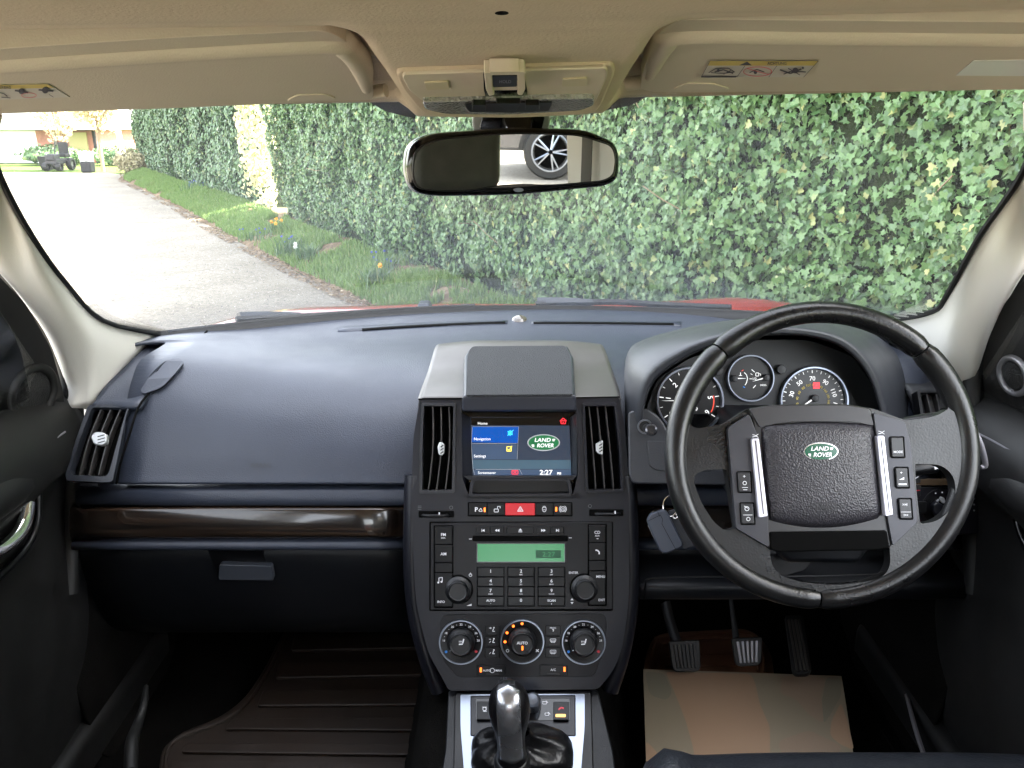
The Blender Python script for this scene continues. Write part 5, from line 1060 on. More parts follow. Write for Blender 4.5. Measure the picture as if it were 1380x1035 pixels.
# ------------------------------------------------------------ climate control
cc = thing('climate_control', 'climate control panel with three silver ringed dials and small buttons', 'climate control', FS.at(703, 865))
plate('climate_face', rp([(592, 838), (600, 828), (815, 827), (818, 840), (814, 880), (800, 912), (617, 913), (597, 890)], 6), FS, .0016, .003, M['radio'], cc, bevel=.0008)
def dial(cx, cy_, marks, centre):
    rg = ring('dial_ring', cx, cy_, FS, .0016, 27.2, 29.9, .005, M['alloy'], cc)
    lathe('dial_face', cx, cy_, FS, .0016, [(27.3, .003), (19.5, .0022), (19, .002), (0, .002)], M['btn'], rg)
    kb = lathe('knob', cx, cy_, FS, .0036, [(18.6, 0), (18.6, .006), (17.6, .0085), (15.2, .012), (14.8, .017), (14, .0182), (12.6, .0175), (12.2, .0165), (0, .0165)], M['knob'], rg, n=48)
    return rg, kb
for cx in (621.4, 786.3):
    rg, kb = dial(cx, 864.8, 0, 0); i = Ink(FS, .0055, M['paint_w'])
    for t, a in zip(('16', '18', '20', '22', '24', '26', '28'), (176, 150, 120, 90, 60, 30, 4)): i.text(t, cx + 23.2 * math.cos(R(a)), 864.8 - 23.2 * math.sin(R(a)), 2.7)
    for a in (163, 135, 105, 75, 45, 17): i.disc(cx + 23.2 * math.cos(R(a)), 864.8 - 23.2 * math.sin(R(a)), .45, 6)
    i.build('lettering', rg)
    i = Ink(FS, .0215, M['paint_w']); x = cx
    i.line([(x + 3.6, 861), (x + 2.2, 867)], 1.6); i.line([(x + 2.2, 868), (x - 3, 868.4)], 1.5)
    for q in (-2.5, -.8, .9): i.line([(x + q, 865.8), (x + q, 863.6)], .7)
    i.build('symbol', kb)
    ink(rg, lambda i: i.disc(cx - 20.2, 878.4, 1.9), M['blue'], name='blue_dot', front=.0055); ink(rg, lambda i: i.disc(cx + 20.2, 878, 1.9), M['redp'], name='red_dot', front=.0055)
    ink(kb, lambda i: i.poly([(cx - 15.6, 877.3), (cx - 12.2, 877.4), (cx - 12.6, 874.8)]), front=.0135, name='pointer')
rg, kb = dial(703.9, 864, 0, 0)
i = Ink(FS, .0055, M['amber'])
for x, y in ((703.6, 840.5), (691.8, 843.8), (683.3, 852.8), (680.6, 864.9)): i.disc(x, y, 1.9)
i.build('lamp', rg); ink(kb, lambda i: i.text('AUTO', 703.8, 866.6, 3.6, bold=.02), front=.0215, name='lettering'); ink(kb, lambda i: i.poly(rr(702.8, 870.4, 705.2, 876.4, .8)), M['amber'], front=.0215, name='lamp')
ink(rg, lambda i: (i.loop(circ(684, 877, 1.9, 10), .6), i.line([(722.5, 875.5), (726, 878.5)], 1.2), i.line([(722.5, 878.5), (726, 875)], 1.2)), front=.0055)
for x0, x1, side in ((653.4, 673, 0), (735, 755.6, 1)):
    for k, (y0, y1) in enumerate(((843, 856.6), (858.2, 871.4), (873.2, 886.8))):
        b = button(cc, x0, y0, x1, y1, FS, .004, thick=.003); x = (x0 + x1) / 2; y = (y0 + y1) / 2 - 1.4
        def fn(i):
            if side == 0:
                i.disc(x + 2.4, y - 2.6, 1.0); i.line([(x + 2, y - 1.4), (x + .6, y + 2.4), (x + 3.6, y + 2.4)], 1.0)
                if k != 2: i.line([(x - 4.2, y - 2), (x - 1.5, y - 2)], .7)
                if k != 0: i.line([(x - 3.8, y + 2.8), (x - 1.6, y + .4)], .7)
                if k == 0: i.line([(x - 2.4, y - 3.2), (x - 1, y - 2), (x - 2.4, y - .8)], .7)
            else:
                if k == 0: i.text('PROG', x, y - 2.2, 2.2); i.line([(x - 1, y), (x + 1, y), (x, y + 2.6)], 1)
                else: i.loop(rp([(x - 4, y - 2.4), (x + 4, y - 2.4), (x + (3 if k == 1 else 3.6), y + 1.8), (x - (3 if k == 1 else 3.6), y + 1.8)], 1), .7); [i.line([(x + q, y - 1), (x + q, y + 3)], .6) for q in (-1.8, 0, 1.8)]
        ink(b, fn, front=.0044, name='symbol'); plate('lamp_bar', rr(x0 + 4.5, y1 - 3.4, x1 - 4.5, y1 - 1, .6), FS, .0046, .0008, M['knob'], b, bevel=.0002)
b = button(cc, 643.5, 897, 681, 911, FS, .0042, thick=.003); ink(b, lambda i: (i.text('AUTO', 656, 903.6, 2.6), i.text('MAN', 672, 903.6, 2.6), i.loop(circ(663.5, 903.6, 3, 14), .7)), front=.0045, name='lettering'); ink(b, lambda i: i.poly(rr(646.6, 899.6, 649.4, 906, .8)), M['amber'], front=.0046, name='lamp'); plate('lamp_bar', rr(655, 907.6, 672, 909.8, .6), FS, .0048, .0008, M['knob'], b, bevel=.0002)
b = button(cc, 727.5, 896.6, 765, 911, FS, .0042, thick=.003); ink(b, lambda i: i.text('A/C', 745.5, 902.6, 3), front=.0045, name='lettering'); ink(b, lambda i: i.poly(rr(759.4, 898.8, 762.2, 905.2, .8)), M['amber'], front=.0046, name='lamp'); plate('lamp_bar', rr(737, 907.4, 754, 909.6, .6), FS, .0048, .0008, M['knob'], b, bevel=.0002)
# ------------------------------------------------------------ gear console
LC = pl3(at(613, 933, 1.03), at(797, 933, 1.03), at(700, 1035, .915))
gc = thing('gear_console', 'lower console with pale silver frame round the gear lever and switches', 'console', (.02, .95, .6))
plate('console_base', rp([(604, 930), (806, 929), (826, 1010), (838, 1100), (585, 1100), (600, 1010)], 4), LC, -.006, .12, M['dashlow'], gc, bevel=.006, seg=3)
plate('silver_frame', rp([(613, 934), (797, 932), (800, 1035), (802, 1100), (608, 1100), (611, 1035)], 4), LC, .001, .008, M['black'], gc, bevel=.002)
plate('silver_trim', rp([(620.5, 936), (788, 935), (788, 980), (783, 1040), (780, 1100), (626, 1100), (625, 1035), (620.5, 980)], [2, 2, 10, 10, 0, 0, 10, 10]), LC, .0035, .004, M['alloy'], gc, holes=[rp([(634, 937.5), (775.5, 936.5), (776, 992), (757, 992.5), (773, 1006), (771, 1040), (768, 1095), (640, 1095), (637, 1040), (636, 1008), (655, 992.5), (634, 992)], [2, 2, 2, 6, 8, 10, 5, 5, 10, 8, 6, 2])], bevel=.0012)
plate('switch_plate', rp([(634.5, 938), (775, 937), (775.5, 991.5), (634.5, 991.5)], 2), LC, .0048, .006, M['stackf'], gc, bevel=.0012)
plate('switch_inset', rr(641, 941.5, 768, 971, 1.5), LC, .0056, .002, M['gloss'], gc, bevel=.0004)
b = button(gc, 642.5, 945, 664, 969.5, LC, .010, thick=.006); ink(b, lambda i: (i.loop(circ(653, 955.5, 2.4, 10), .8), i.line([(650, 953), (656, 953)], .8), i.line([(651, 958.6), (656, 958.6)], .8)), pl=LC, front=.0104)
b = button(gc, 745.8, 945.5, 766.6, 970, LC, .010, thick=.006); ink(b, lambda i: i.line([(752.5, 956.5), (756, 953.5), (760, 954.5)], 2), M['redp'], pl=LC, front=.0104); ink(b, lambda i: i.poly(rr(748.6, 962.2, 762.6, 966.4, 1.4)), M['amber2'], pl=LC, front=.0104, name='lamp_bar')
ink(gc, lambda i: [(i.loop(rr(x - 3, y - 1.6, x + 2.2, y + 1.8, .5), .8), i.line([(x + 1, y - 2.8), (x + 4, y + .2)], .8)) for x, y in ((734.5, 947), (737.5, 962.4))], pl=LC, front=.006)
RP = Pl(LC.at(717, 950), (0, -.55, .83))
lathe('rotary_dial', 717, 951, RP, 0, [(12.5, 0), (12.5, .010), (11.6, .022), (9.6, .030), (7, .0325), (0, .033)], M['alloy'], gc, n=36)
lathe('rotary_base', 716, 958, RP, -.004, [(14.5, 0), (14.5, .008), (13, .012), (12, .012)], M['knob'], gc)
# hand brake and cup area behind, out of the photograph's lower edge
box('console_tray', (.02, .55, .62), (.22, .42, .04), M['black'], gc, .01)
# ------------------------------------------------------------ gear lever
gl = thing('gear_lever', 'ball topped gear lever with silver centre band and black leather gaiter', 'gear lever', LC.at(700, 1030))
c0 = LC.at(700, 1010, .004)
N = 40; rows = []
cx = LC.at(703, 1022)
def gring(rx, ry, h, cxp, cyp, wr=0, pw=2.6, n=48):
    c = LC.at(cxp, cyp, 0); c2, ex, ey, k = LC.frame(cxp, cyp); out = []
    for i in range(n):
        a = 2 * math.pi * i / n; ca, sa = math.cos(a), math.sin(a); q = (abs(ca) ** pw + abs(sa) ** pw) ** (-1 / pw)
        f = 1 + wr * (math.sin(a * 5 + 1) * .5 + math.sin(a * 9 + h * 90) * .35 + math.sin(a * 14 + h * 200) * .25)
        out.append(c2 + ex * (rx * k * q * ca * f) + ey * (ry * k * q * sa * f) + LC.n * (h * (1 + wr * 1.5 * math.sin(a * 5 + 2))))
    return out
G = [gring(69, 36, .0, 704, 1018, 0, 4), gring(67, 35, .012, 703, 1017, .02, 3.4), gring(59, 31, .026, 702, 1017, .05, 2.8), gring(45, 24, .034, 699, 1016, .09), gring(32, 18, .042, 696, 1017, .10, 2.2), gring(25, 15, .052, 692, 1018, .06, 2), gring(23, 14, .066, 690, 1018, .02, 2)]
Gx = np.array([[list(p) for p in r] for r in G]); Gx = _cr(Gx, 5); V = Gx.reshape(-1, 3); m_, n_ = Gx.shape[:2]
Fc = [[j * n_ + i, j * n_ + (i + 1) % n_, (j + 1) * n_ + (i + 1) % n_, (j + 1) * n_ + i] for j in range(m_ - 1) for i in range(n_)]
M['gaiter'] = mat('gaiter_leather', (.005, .005, .006), .34, bump=.5, bs=260, tex='cells', dist=.0008, rv=.08)
mesh('gaiter', V, Fc, M['gaiter'], gl, sang=0)
# knob: an egg on a neck; silver band is a slice standing proud
A0_ = at(690, 1022, .862); A1_ = at(685.5, 938, .852)
ax = (A1_ - A0_).normalized(); sx_ = Vector((1, 0, 0)); sx_ = (sx_ - ax * sx_.dot(ax)).normalized(); sy_ = ax.cross(sx_)
if sy_.y > 0: sy_ = -sy_
Lk = (A1_ - A0_).length
prof = [(-.012, .0205), (.0, .0208), (.012, .0190), (.028, .0185), (.045, .0205), (.062, .0248), (.078, .0270), (.092, .0262), (.104, .0222), (.112, .0150), (.116, .0062), (.1172, .0)]
sc_ = Lk / .080
def ksurf(name, m, x0, x1, swell, parent):
    P = _cr(np.array(prof), 4); n = 48; V = []; Fc = []
    for h_, r_ in P:
        for i in range(n):
            a = 2 * math.pi * i / n; r2 = max(r_, 0) * swell; x = max(x0, min(x1, r2 * math.cos(a))); y = r2 * math.sin(a) * 1.05
            V.append(A0_ + ax * ((h_ + (swell - 1) * (.02 if h_ > .09 else 0)) * sc_ * .8) + sx_ * x + sy_ * y)
    m2 = len(P)
    Fc = [[j * n + i, j * n + (i + 1) % n, (j + 1) * n + (i + 1) % n, (j + 1) * n + i] for j in range(m2 - 1) for i in range(n)]
    return mesh(name, V, Fc, m, parent, sang=0)
kb = ksurf('knob', M['gaiter'], -1, 1, 1, gl)
# silver band: strip over the camera side and top
PF = _cr(np.array(prof[2:]), 8); imax = int(np.argmax(PF[:, 1])); V = []; nb = 16; nr_ = 44
for k in range(nb + 1):
    x = -.0150 + .0300 * k / nb; hs, rs = PF[imax:, 0], PF[imax:, 1]; hend = float(np.interp(-abs(x) - .0003, -rs, hs)); h0_ = PF[0, 0]
    for j in range(nr_ + 1):
        t = 1 - (1 - j / nr_) ** 2; h_ = h0_ + (hend - h0_) * t; r_ = float(np.interp(h_, PF[:, 0], PF[:, 1])); yy = math.sqrt(max(0, (r_ + .0006) ** 2 - x * x)) * 1.05
        V.append(A0_ + ax * ((h_ + .0007) * sc_ * .8) + sx_ * x + sy_ * yy)
Fc = [[k * (nr_ + 1) + j, k * (nr_ + 1) + j + 1, (k + 1) * (nr_ + 1) + j + 1, (k + 1) * (nr_ + 1) + j] for k in range(nb) for j in range(nr_)]
sb_ = mesh('silver_band', V, Fc, mat('knob_silver', (.42, .43, .46), .27, metal=.85, rv=.05), gl, sang=0, solid=.0008, off=0)
kp = Pl(A0_ + ax * (.100 * sc_ * .8) + sy_ * .0225, (ax * .75 + sy_ * .62)); ik_ = Ink(kp, .0040, mat('engraved_grey', (.10, .10, .12), .5))
for x in (672, 679, 686, 693): ik_.line([(x, 917), (x, 928)], .45)
ik_.line([(672, 922.5), (693, 922.5)], .45); ik_.text('2 4 6 R', 683, 931.5, 3.2, bold=0); ik_.text('1 3 5', 679, 914, 3, bold=0); ik_.build('gear_pattern', sb_)
tube('collar', [A0_ - ax * .014, A0_ - ax * .002, A0_ + ax * .004], [.0245, .0245, .0205], M['knob'], gl, seg=28, sub=2)
# ============================================================ instrument binnacle
ib = thing('instrument_cluster', 'hooded instrument cluster with silver ringed dials behind the wheel', 'instrument cluster', at(1030, 540, 1.2))
CP = Pl(at(1010, 510, 1.215), (0, -.95, .31))
arch = [(862, 640), (864, 590), (866, 553), (881, 511), (923, 480), (970, 461), (1023, 450), (1089, 451), (1139, 468), (1172, 506), (1188, 553), (1196, 590), (1204, 640)]
def rowY(P, Ys): return [at(x, y, Y) for (x, y), Y in zip(P, Ys)]
yb = [1.17, 1.165, 1.16, 1.155, 1.15, 1.145, 1.14, 1.14, 1.145, 1.15, 1.155, 1.16, 1.165]
brow = rowY(arch, yb)
outer1 = rowY([(855, 642), (856, 590), (857, 552), (870, 502), (914, 470), (964, 451), (1020, 441), (1092, 442), (1146, 459), (1182, 500), (1197, 550), (1206, 590), (1214, 642)], [y + .01 for y in yb])
outer2 = rowY([(846, 645), (844, 592), (843, 550), (845, 492), (872, 462), (950, 440), (1018, 431), (1090, 432), (1150, 446), (1196, 488), (1216, 545), (1224, 590), (1230, 642)], [1.20, 1.205, 1.21, 1.24, 1.27, 1.25, 1.24, 1.24, 1.25, 1.24, 1.23, 1.22, 1.2])
outer3 = rowY([(846, 650), (843, 600), (842, 545), (844, 482), (866, 459), (945, 439), (1018, 431), (1092, 432), (1160, 442), (1212, 480), (1240, 540), (1250, 590), (1256, 645)], [1.25, 1.27, 1.30, 1.38, 1.42, 1.45, 1.48, 1.48, 1.45, 1.36, 1.30, 1.26, 1.22])
outer4 = [p + Vector((0, .06, -.05)) for p in outer3]
M['hood'] = mat('hood_plastic', (.03, .032, .038), .42, bump=.35, bs=900, rv=.05, tex='cells')
surf('hood', [outer4, outer3, outer2, outer1, brow], M['hood'], ib, 4, 5, solid=.004)
innr = rowY([(x * .985 + 15.5, y * .98 + 12) for x, y in arch], [1.215] * 13)
surf('hood_inside', [[p + Vector((0, .001, -.001)) for p in brow], [a.lerp(b_, .5) + Vector((0, 0, -.001)) for a, b_ in zip(brow, innr)], innr], M['dashlow'], ib, 4, 3, solid=.002)
CF = mat('cluster_face', (.012, .013, .015), .5, bump=.1, bs=1200)
plate('cluster_face', rp([(868, 640), (868, 560), (885, 512), (930, 482), (1020, 458), (1090, 458), (1150, 480), (1182, 530), (1195, 640)], 12), CP, 0, .01, CF, ib, bevel=0)
GF = mat('gauge_face', (.004, .004, .0045), .35)
def gauge(name, cx, cy_, r):
    g = plate(name, circ(cx, cy_, r, 48), CP, .001, .001, GF, ib, bevel=0)
    ring('gauge_ring', cx, cy_, CP, .001, r * .915, r * 1.0, .008, M['alloy'], g); return g
IW = mat('dial_print', (.75, .75, .75), .6, emit=(1, 1, 1), es=.05); IR = mat('dial_red', (.6, .05, .03), .6, emit=(1, .1, .05), es=.05); IY = mat('dial_yellow', (.55, .42, .08), .6)
def needle(g, cx, cy_, a, L_, r, m=IW):
    c, s_ = math.cos(R(a)), -math.sin(R(a)); ty = [(cx + L_ * c, cy_ + L_ * s_), (cx + s_ * 1.1, cy_ - c * 1.1), (cx - s_ * 1.1, cy_ + c * 1.1)]
    plate('needle', ty, CP, .0062, .001, m, g, bevel=0); lathe('needle_hub', cx, cy_, CP, .0035, [(r, 0), (r, .004), (r * .8, .0055), (0, .006)], M['knob'], g, n=20)
def tick(i, cx, cy_, r0, r1, a, w_): i.line([(cx + r0 * math.cos(R(a)), cy_ - r0 * math.sin(R(a))), (cx + r1 * math.cos(R(a)), cy_ - r1 * math.sin(R(a)))], w_)
# rev counter
cx, cy_, r = 929, 540, 46; g = gauge('gauge', cx, cy_, r); i = Ink(CP, .0016, IW)
for k in range(13):
    a = 214 - k * 20.5; tick(i, cx, cy_, r * (.80 if k % 2 else .76), r * .88, a, 1.2 if k % 2 == 0 else .7)
    if k % 2 == 0: i.text(str(k // 2), cx + r * .62 * math.cos(R(a)), cy_ - r * .62 * math.sin(R(a)), 6.5, rot=a - 90 if k < 12 else a - 90)
i.text('x1000', 932, 551, 4.4); i.build('lettering', g)
i = Ink(CP, .0017, IR); i.line([(cx + r * .72 * math.cos(R(a)), cy_ - r * .72 * math.sin(R(a))) for a in range(12, -32, -4)], 1.4); i.build('red_arc', g)
needle(g, cx, cy_, 180, 38, 7)
d_ = plate('small_display', rp([(931, 558), (954, 558), (960, 566), (948, 578), (931, 578)], 1), CP, .0018, .001, M['gloss'], g, bevel=0)
# temperature and fuel
cx, cy_, r = 1010.4, 509.8, 31.8; g = gauge('gauge', cx, cy_, r); i = Ink(CP, .0016, IW)
i.line([(1003, 502), (1006, 505), (1007.5, 510), (1006, 516), (1004, 519)], .9); i.line([(1013, 498), (1017, 501.5)], .9); i.line([(1015, 523), (1018.5, 519)], .9); i.line([(1010, 510.5), (1013.5, 510.5)], .8)
i.text('1/2', 1017, 510.5, 3.2); i.text('DIESEL', 1029, 519, 2.1); i.loop(rr(1018.5, 502.5, 1022.5, 506.8, .4), .8); i.line([(1023, 503.5), (1025, 504), (1025, 506.5)], .7); i.line([(996, 506), (1000, 506)], .7); i.line([(998, 502), (998, 506)], .9); i.line([(1011.5, 503.5), (1014, 505)], .7); i.build('lettering', g)
i = Ink(CP, .0017, IR); i.line([(999.5, 500), (1002, 498.5)], 1); i.build('red_mark', g); i = Ink(CP, .0017, M['blue']); i.line([(1001.5, 521), (1004, 522.5)], 1.2); i.build('blue_mark', g)
needle(g, 989, 510, 0, 18, 4.6); needle(g, 1032, 508.8, 197, 19, 4.6)
# speed
cx, cy_, r = 1095.6, 540, 46.6; g = gauge('gauge', cx, cy_, r); i = Ink(CP, .0016, IW); iy = Ink(CP, .0016, IY)
for k in range(15):
    mph = k * 10; a = 216 - mph * 1.78; tick(i, cx, cy_, r * .8, r * .88, a, 1.2 if k % 2 else .8); tick(i, cx, cy_, r * .84, r * .88, a - 8.9, .6)
    if k % 2: i.text(str(mph), cx + r * .645 * math.cos(R(a)), cy_ - r * .645 * math.sin(R(a)), 5.6, rot=a - 90)
for k in range(11): a = 216 - k * 20 * .622 * 1.78; iy.text(str(k * 20), cx + r * .46 * math.cos(R(a)), cy_ - r * .46 * math.sin(R(a)), 3.2, rot=a - 90)
i.build('lettering', g); iy.build('kilometre_numbers', g)
i = Ink(CP, .0018, mat('warning_red', (.6, 0, 0), .4, emit=(1, .02, .03), es=ES * 3.2)); i.poly(rr(1096, 515.5, 1104.6, 523.5, 1)); i.build('warning_lamp', g)
i = Ink(CP, .0019, mat('warning_ink', (.2, 0, 0), .4, emit=(.3, .0, .0), es=ES)); i.loop(rr(1098, 518, 1102.6, 521.5, .5), .5); i.build('warning_symbol', g)
needle(g, 1097.5, 536.8, 214, 36, 5)
for x, y in ((966.5, 499.5), (1051, 498)): lathe('trip_button', x, y, CP, 0, [(7.8, .0), (7.8, .002), (6.6, .002), (6.4, .008), (5.6, .0095), (0, .0098)], M['knob'], ib, n=24)
gd = plate('message_display', rr(979, 552, 1052, 585, 1), CP, .001, .001, M['gloss'], ib, bevel=0); i = Ink(CP, .0016, M['lcd']); i.poly(rr(981.5, 553.5, 1050, 583, .5)); i.build('lit_glass', gd)
# ignition area under the binnacle
ip = pl3(at(855, 560, 1.17), at(960, 560, 1.155), at(870, 650, 1.13))
plate('ignition_panel', rp([(846, 556), (868, 548), (890, 562), (905, 590), (935, 602), (1010, 602), (1010, 655), (852, 652), (847, 640)], [4, 8, 10, 12, 6, 4, 4, 12, 6]), ip, -.002, .03, M['hood'], ib, bevel=.005, seg=3)
plate('access_flap', rp([(872, 594), (960, 596), (960, 635), (884, 634), (875, 627), (874, 610)], 3), ip, -.0005, .003, M['hood'], ib, bevel=.0008)
ig = ring('ignition_ring', 869, 575, ip, -.001, 7.5, 10.2, .008, M['alloy'], ib); lathe('ignition_barrel', 869, 575, ip, 0, [(7.6, 0), (7.6, .004), (0, .004)], M['knob'], ig)
# ------------------------------------------------------------ key and fob
ky = thing('ignition_key', 'ignition key with round bow turned in the lock left of the wheel', 'key', ip.at(870, 576, .01))
lathe('key_neck', 872, 577, ip, .003, [(6, 0), (6, .014), (5.2, .018), (0, .018)], M['knob'], ky); lathe('key_bow', 877.5, 579, ip, .018, [(8.6, 0), (8.8, .004), (7.8, .007), (5.4, .008), (5.2, .0055), (0, .0055)], mat('key_grey', (.10, .10, .11), .22, metal=.8), ky)
c = at(868, 580, 1.10); fb = thing('key_fob', 'blue grey remote fob hanging by a wire ring beside the wheel rim', 'key fob', at(900, 700, 1.08))
fpl = Pl(at(903, 708, 1.085), (-.12, -.93, .33))
tube('split_ring', [fpl.at(x, y, .003) for x, y in circ(903, 682, 9.5, 20, 14)], .0011, M['chrome'], fb, seg=6, closed=True)
plate('fob_body', rp([(871, 702), (876, 693), (893, 687), (899, 689), (921, 733), (919, 738), (897, 747), (889, 743)], [4, 3, 3, 3, 5, 4, 5, 4], 4), fpl, .012, .014, mat('fob_blue', (.035, .042, .062), .36, rv=.05), fb, bevel=.004, seg=3)
i = Ink(fpl, .0122, M['void']); i.line([(873.5, 702), (890, 694), (893, 700), (892, 706), (911, 741)], .6); i.line([(886, 688.5), (889, 696)], .6); i.build('seam', fb)
tube('side_bead', [fpl.at(x, y, .009) for x, y in ((874, 708), (884, 729), (894, 745))], .0012, M['satin'], fb, seg=6)
plate('leather_tag', rp([(900, 688), (915, 686), (921, 700), (941, 733), (922, 741), (908, 712)], 3), fpl, .0, .004, mat('tag_leather', (.018, .02, .027), .5, bump=.4, bs=400), fb, bevel=.001)
ring('rivet', 910, 696, fpl, .0005, 1.6, 4, .002, M['chrome'], fb, n=20)
# ============================================================ steering wheel
SW = thing('steering_wheel', 'black leather steering wheel with silver edged hub and oval green badge', 'steering wheel', at(1107, 613, .905))
aW = 24.0; WP = Pl(at(1107, 613, .905), (0, -math.cos(R(aW)), math.sin(R(aW))))
# rim as loop in the plane of the wheel: four leather panels
RC, RX, RY = (1106.8, 613), 196.5, 192.5
def rimpt(a): return WP.at(RC[0] + RX * math.cos(R(a)), RC[1] - RY * math.sin(R(a)))
def rim_seg(a0, a1, nm='rim_leather'):
    n = max(8, int(abs(a1 - a0) / 3)); pts = [rimpt(a0 + (a1 - a0) * k / n) for k in range(n + 1)]
    V = []; Fc = []; seg = 20; ctr = WP.at(*RC)
    for k, p in enumerate(pts):
        a = a0 + (a1 - a0) * k / n
        ro = (p - ctr).normalized(); grip = 1 + .10 * (math.exp(-((a - 42) / 22) ** 2) + math.exp(-((a - 138) / 22) ** 2))
        e_ = min(1, .86 + .14 * min(k, n - k) / 1.0)
        for j in range(seg):
            q = 2 * math.pi * j / seg; V.append(p + ro * (.0138 * grip * e_ * math.cos(q)) + WP.n * (.0152 * grip * e_ * math.sin(q)))
    for k in range(n):
        for j in range(seg): Fc.append([k * seg + j, k * seg + (j + 1) % seg, (k + 1) * seg + (j + 1) % seg, (k + 1) * seg + j])
    Fc += [list(range(seg))[::-1], [n * seg + j for j in range(seg)]]
    return mesh(nm, V, Fc, M['leather'], SW, sang=60)
cuts = [-86, 47, 134, 274]
g_ = .35
rim_seg(47 + g_, 134 - g_); rim_seg(134 + g_, 268.5 - g_); rim_seg(-91.5 + g_, 47 - g_)
tube('rim_core', [rimpt(a) for a in range(0, 360, 6)], .0115, M['void'], SW, seg=10, closed=True)
def rnd(P, r=6): return rp(P, r)
Lh = rp([(935, 650), (936, 640), (950, 633), (979, 632.5), (992, 712), (978, 716), (962, 704), (944, 676)], [8, 6, 8, 3, 3, 6, 14, 14], 5)
Rh = rp([(1233, 625), (1268, 626), (1285, 640), (1289, 664), (1281, 688), (1262, 703), (1240, 706), (1235, 660)], [3, 12, 16, 14, 14, 12, 5, 5], 5)
Bh = rp([(1037, 739), (1199, 737), (1200, 762), (1192, 776), (1170, 784), (1127, 789), (1080, 785), (1052, 776), (1040, 762)], [2, 2, 8, 10, 20, 20, 20, 10, 8], 5)
top_open = [(932, 592), (938, 578), (977, 571), (1010, 548), (1172, 547), (1222, 566), (1262, 562), (1276, 548)]
def ringpt(a, k=.955): return (RC[0] + RX * k * math.cos(R(a)), RC[1] - RY * k * math.sin(R(a)))
# spokes: leather body filling lower part of the ring, with the openings cut out
spk = [ringpt(a, .965) for a in np.linspace(166, 378, 60)]
spk_out = spk + rp([(1281, 549), (1262, 561), (1222, 567), (1172, 549), (1010, 549), (977, 571), (938, 578), (925, 568)], [4, 12, 6, 10, 10, 6, 12, 4], 4)
sp = plate('spoke_body', spk_out, WP, .0085, .017, M['leather'], SW, holes=[Lh, Rh, Bh], bevel=.006, seg=4)
# hub
hub = plate('hub_cover', rp([(1010, 550), (1040, 545), (1142, 544), (1174, 550), (1184, 585), (1203, 738), (1036, 741), (1022, 690), (1018, 590)], [4, 20, 20, 4, 10, 6, 6, 6, 6], 5), WP, .014, .03, mat('hub_top', (.012, .011, .012), .34, rv=.05), SW, bevel=.005, seg=3)
# grained airbag cover, gently domed: grid over its outline
def domed(name, L_, R_, pl, front, dome, m, parent, nv=14, nh=18, crown=6, sag=10):
    """L_, R_: (x,y) pairs down the left and right edges; top and bottom edges bow"""
    rows = []
    La, Ra = _cr(np.array(L_, float), 5), _cr(np.array(R_, float), 5); n = len(La)
    for j in range(n):
        t = j / (n - 1); r_ = []
        for k in range(nh + 1):
            s = k / nh; x = La[j][0] * (1 - s) + Ra[j][0] * s; y = La[j][1] * (1 - s) + Ra[j][1] * s
            y += (4 * s * (1 - s)) * (-crown * (1 - t) + sag * t)
            e_ = min(s, 1 - s, t * .8, (1 - t) * .8); edge = 1 - math.exp(-e_ / .035)
            r_.append(pl.at(x, y, front + dome * (1 - (2 * s - 1) ** 2 * .6) * (1 - (2 * t - 1) ** 2 * .6) * edge + .004 * (edge - 1)))
        rows.append(r_)
    return surf(name, rows, m, parent, 1, 1, solid=.003)
ab = domed('airbag_cover', [(1024, 573), (1025, 600), (1029, 650), (1035, 702)], [(1178, 572), (1182, 600), (1187, 650), (1192, 697)], WP, .017, .012, M['bag'], SW, crown=5, sag=13)
logo(ab, 1106.5, 608.5, 23.5, 12.5, WP, .0275)
i = Ink(WP, .0285, mat('emboss_dark', (.005, .005, .006), .5)); i.text('AIRBAG', 1113.5, 683.5, 5.2, bold=0); i.loop(rr(1099.5, 678.5, 1127.5, 688.5, 1), .9); i.build('airbag_mark', ab)
# black lower hub piece between the lower spokes
plate('hub_lower', rp([(1036, 716), (1196, 714), (1200, 739), (1180, 742), (1050, 744), (1038, 741)], 4), WP, .0155, .02, M['void'], SW, bevel=.003)
# switch panels
LP = rp([(981, 577), (1010, 558), (1021, 587), (1035, 698), (1036, 738), (992, 712)], [5, 4, 3, 2, 3, 4]); RPn = rp([(1177, 556), (1220, 568), (1228, 600), (1237, 704), (1203, 736), (1196, 698), (1181, 585)], [4, 6, 4, 4, 3, 2, 3])
pL = plate('switch_panel', LP, WP, .0175, .012, M['swpanel'], SW, bevel=.002, seg=3); pR = plate('switch_panel', RPn, WP, .0175, .012, M['swpanel'], SW, bevel=.002, seg=3)
cap = rp([(1010, 551), (1040, 547), (1142, 546), (1172, 552), (1178, 574), (1150, 568), (1060, 568), (1024, 576)], [4, 20, 20, 4, 4, 20, 20, 4], 5)
plate('cap_strip', cap, WP, .0165, .012, mat('cap_brown_grey', (.022, .020, .022), .36, rv=.05), SW, bevel=.0025, seg=3)
M['strip'] = mat('pale_silver_strip', (.72, .70, .80), .3, metal=.55)
for q in ([(1013.5, 591), (1023, 590.5), (1035, 696), (1023, 698)], [(1182.5, 587), (1192, 587), (1204, 694), (1193.5, 696)]):
    s_ = plate('silver_strip', rp(q, 2), WP, .0245, .010, M['strip'], SW, bevel=.002, seg=3); q2 = [((q[0][0] + q[1][0]) / 2 + d, q[0][1] + 3) for d in (-.7, .7)] + [((q[2][0] + q[3][0]) / 2 + d, q[2][1] - 3) for d in (.7, -.7)]
    plate('groove', q2, WP, .0249, .001, M['swpanel'], s_, bevel=0)
WI = .0218
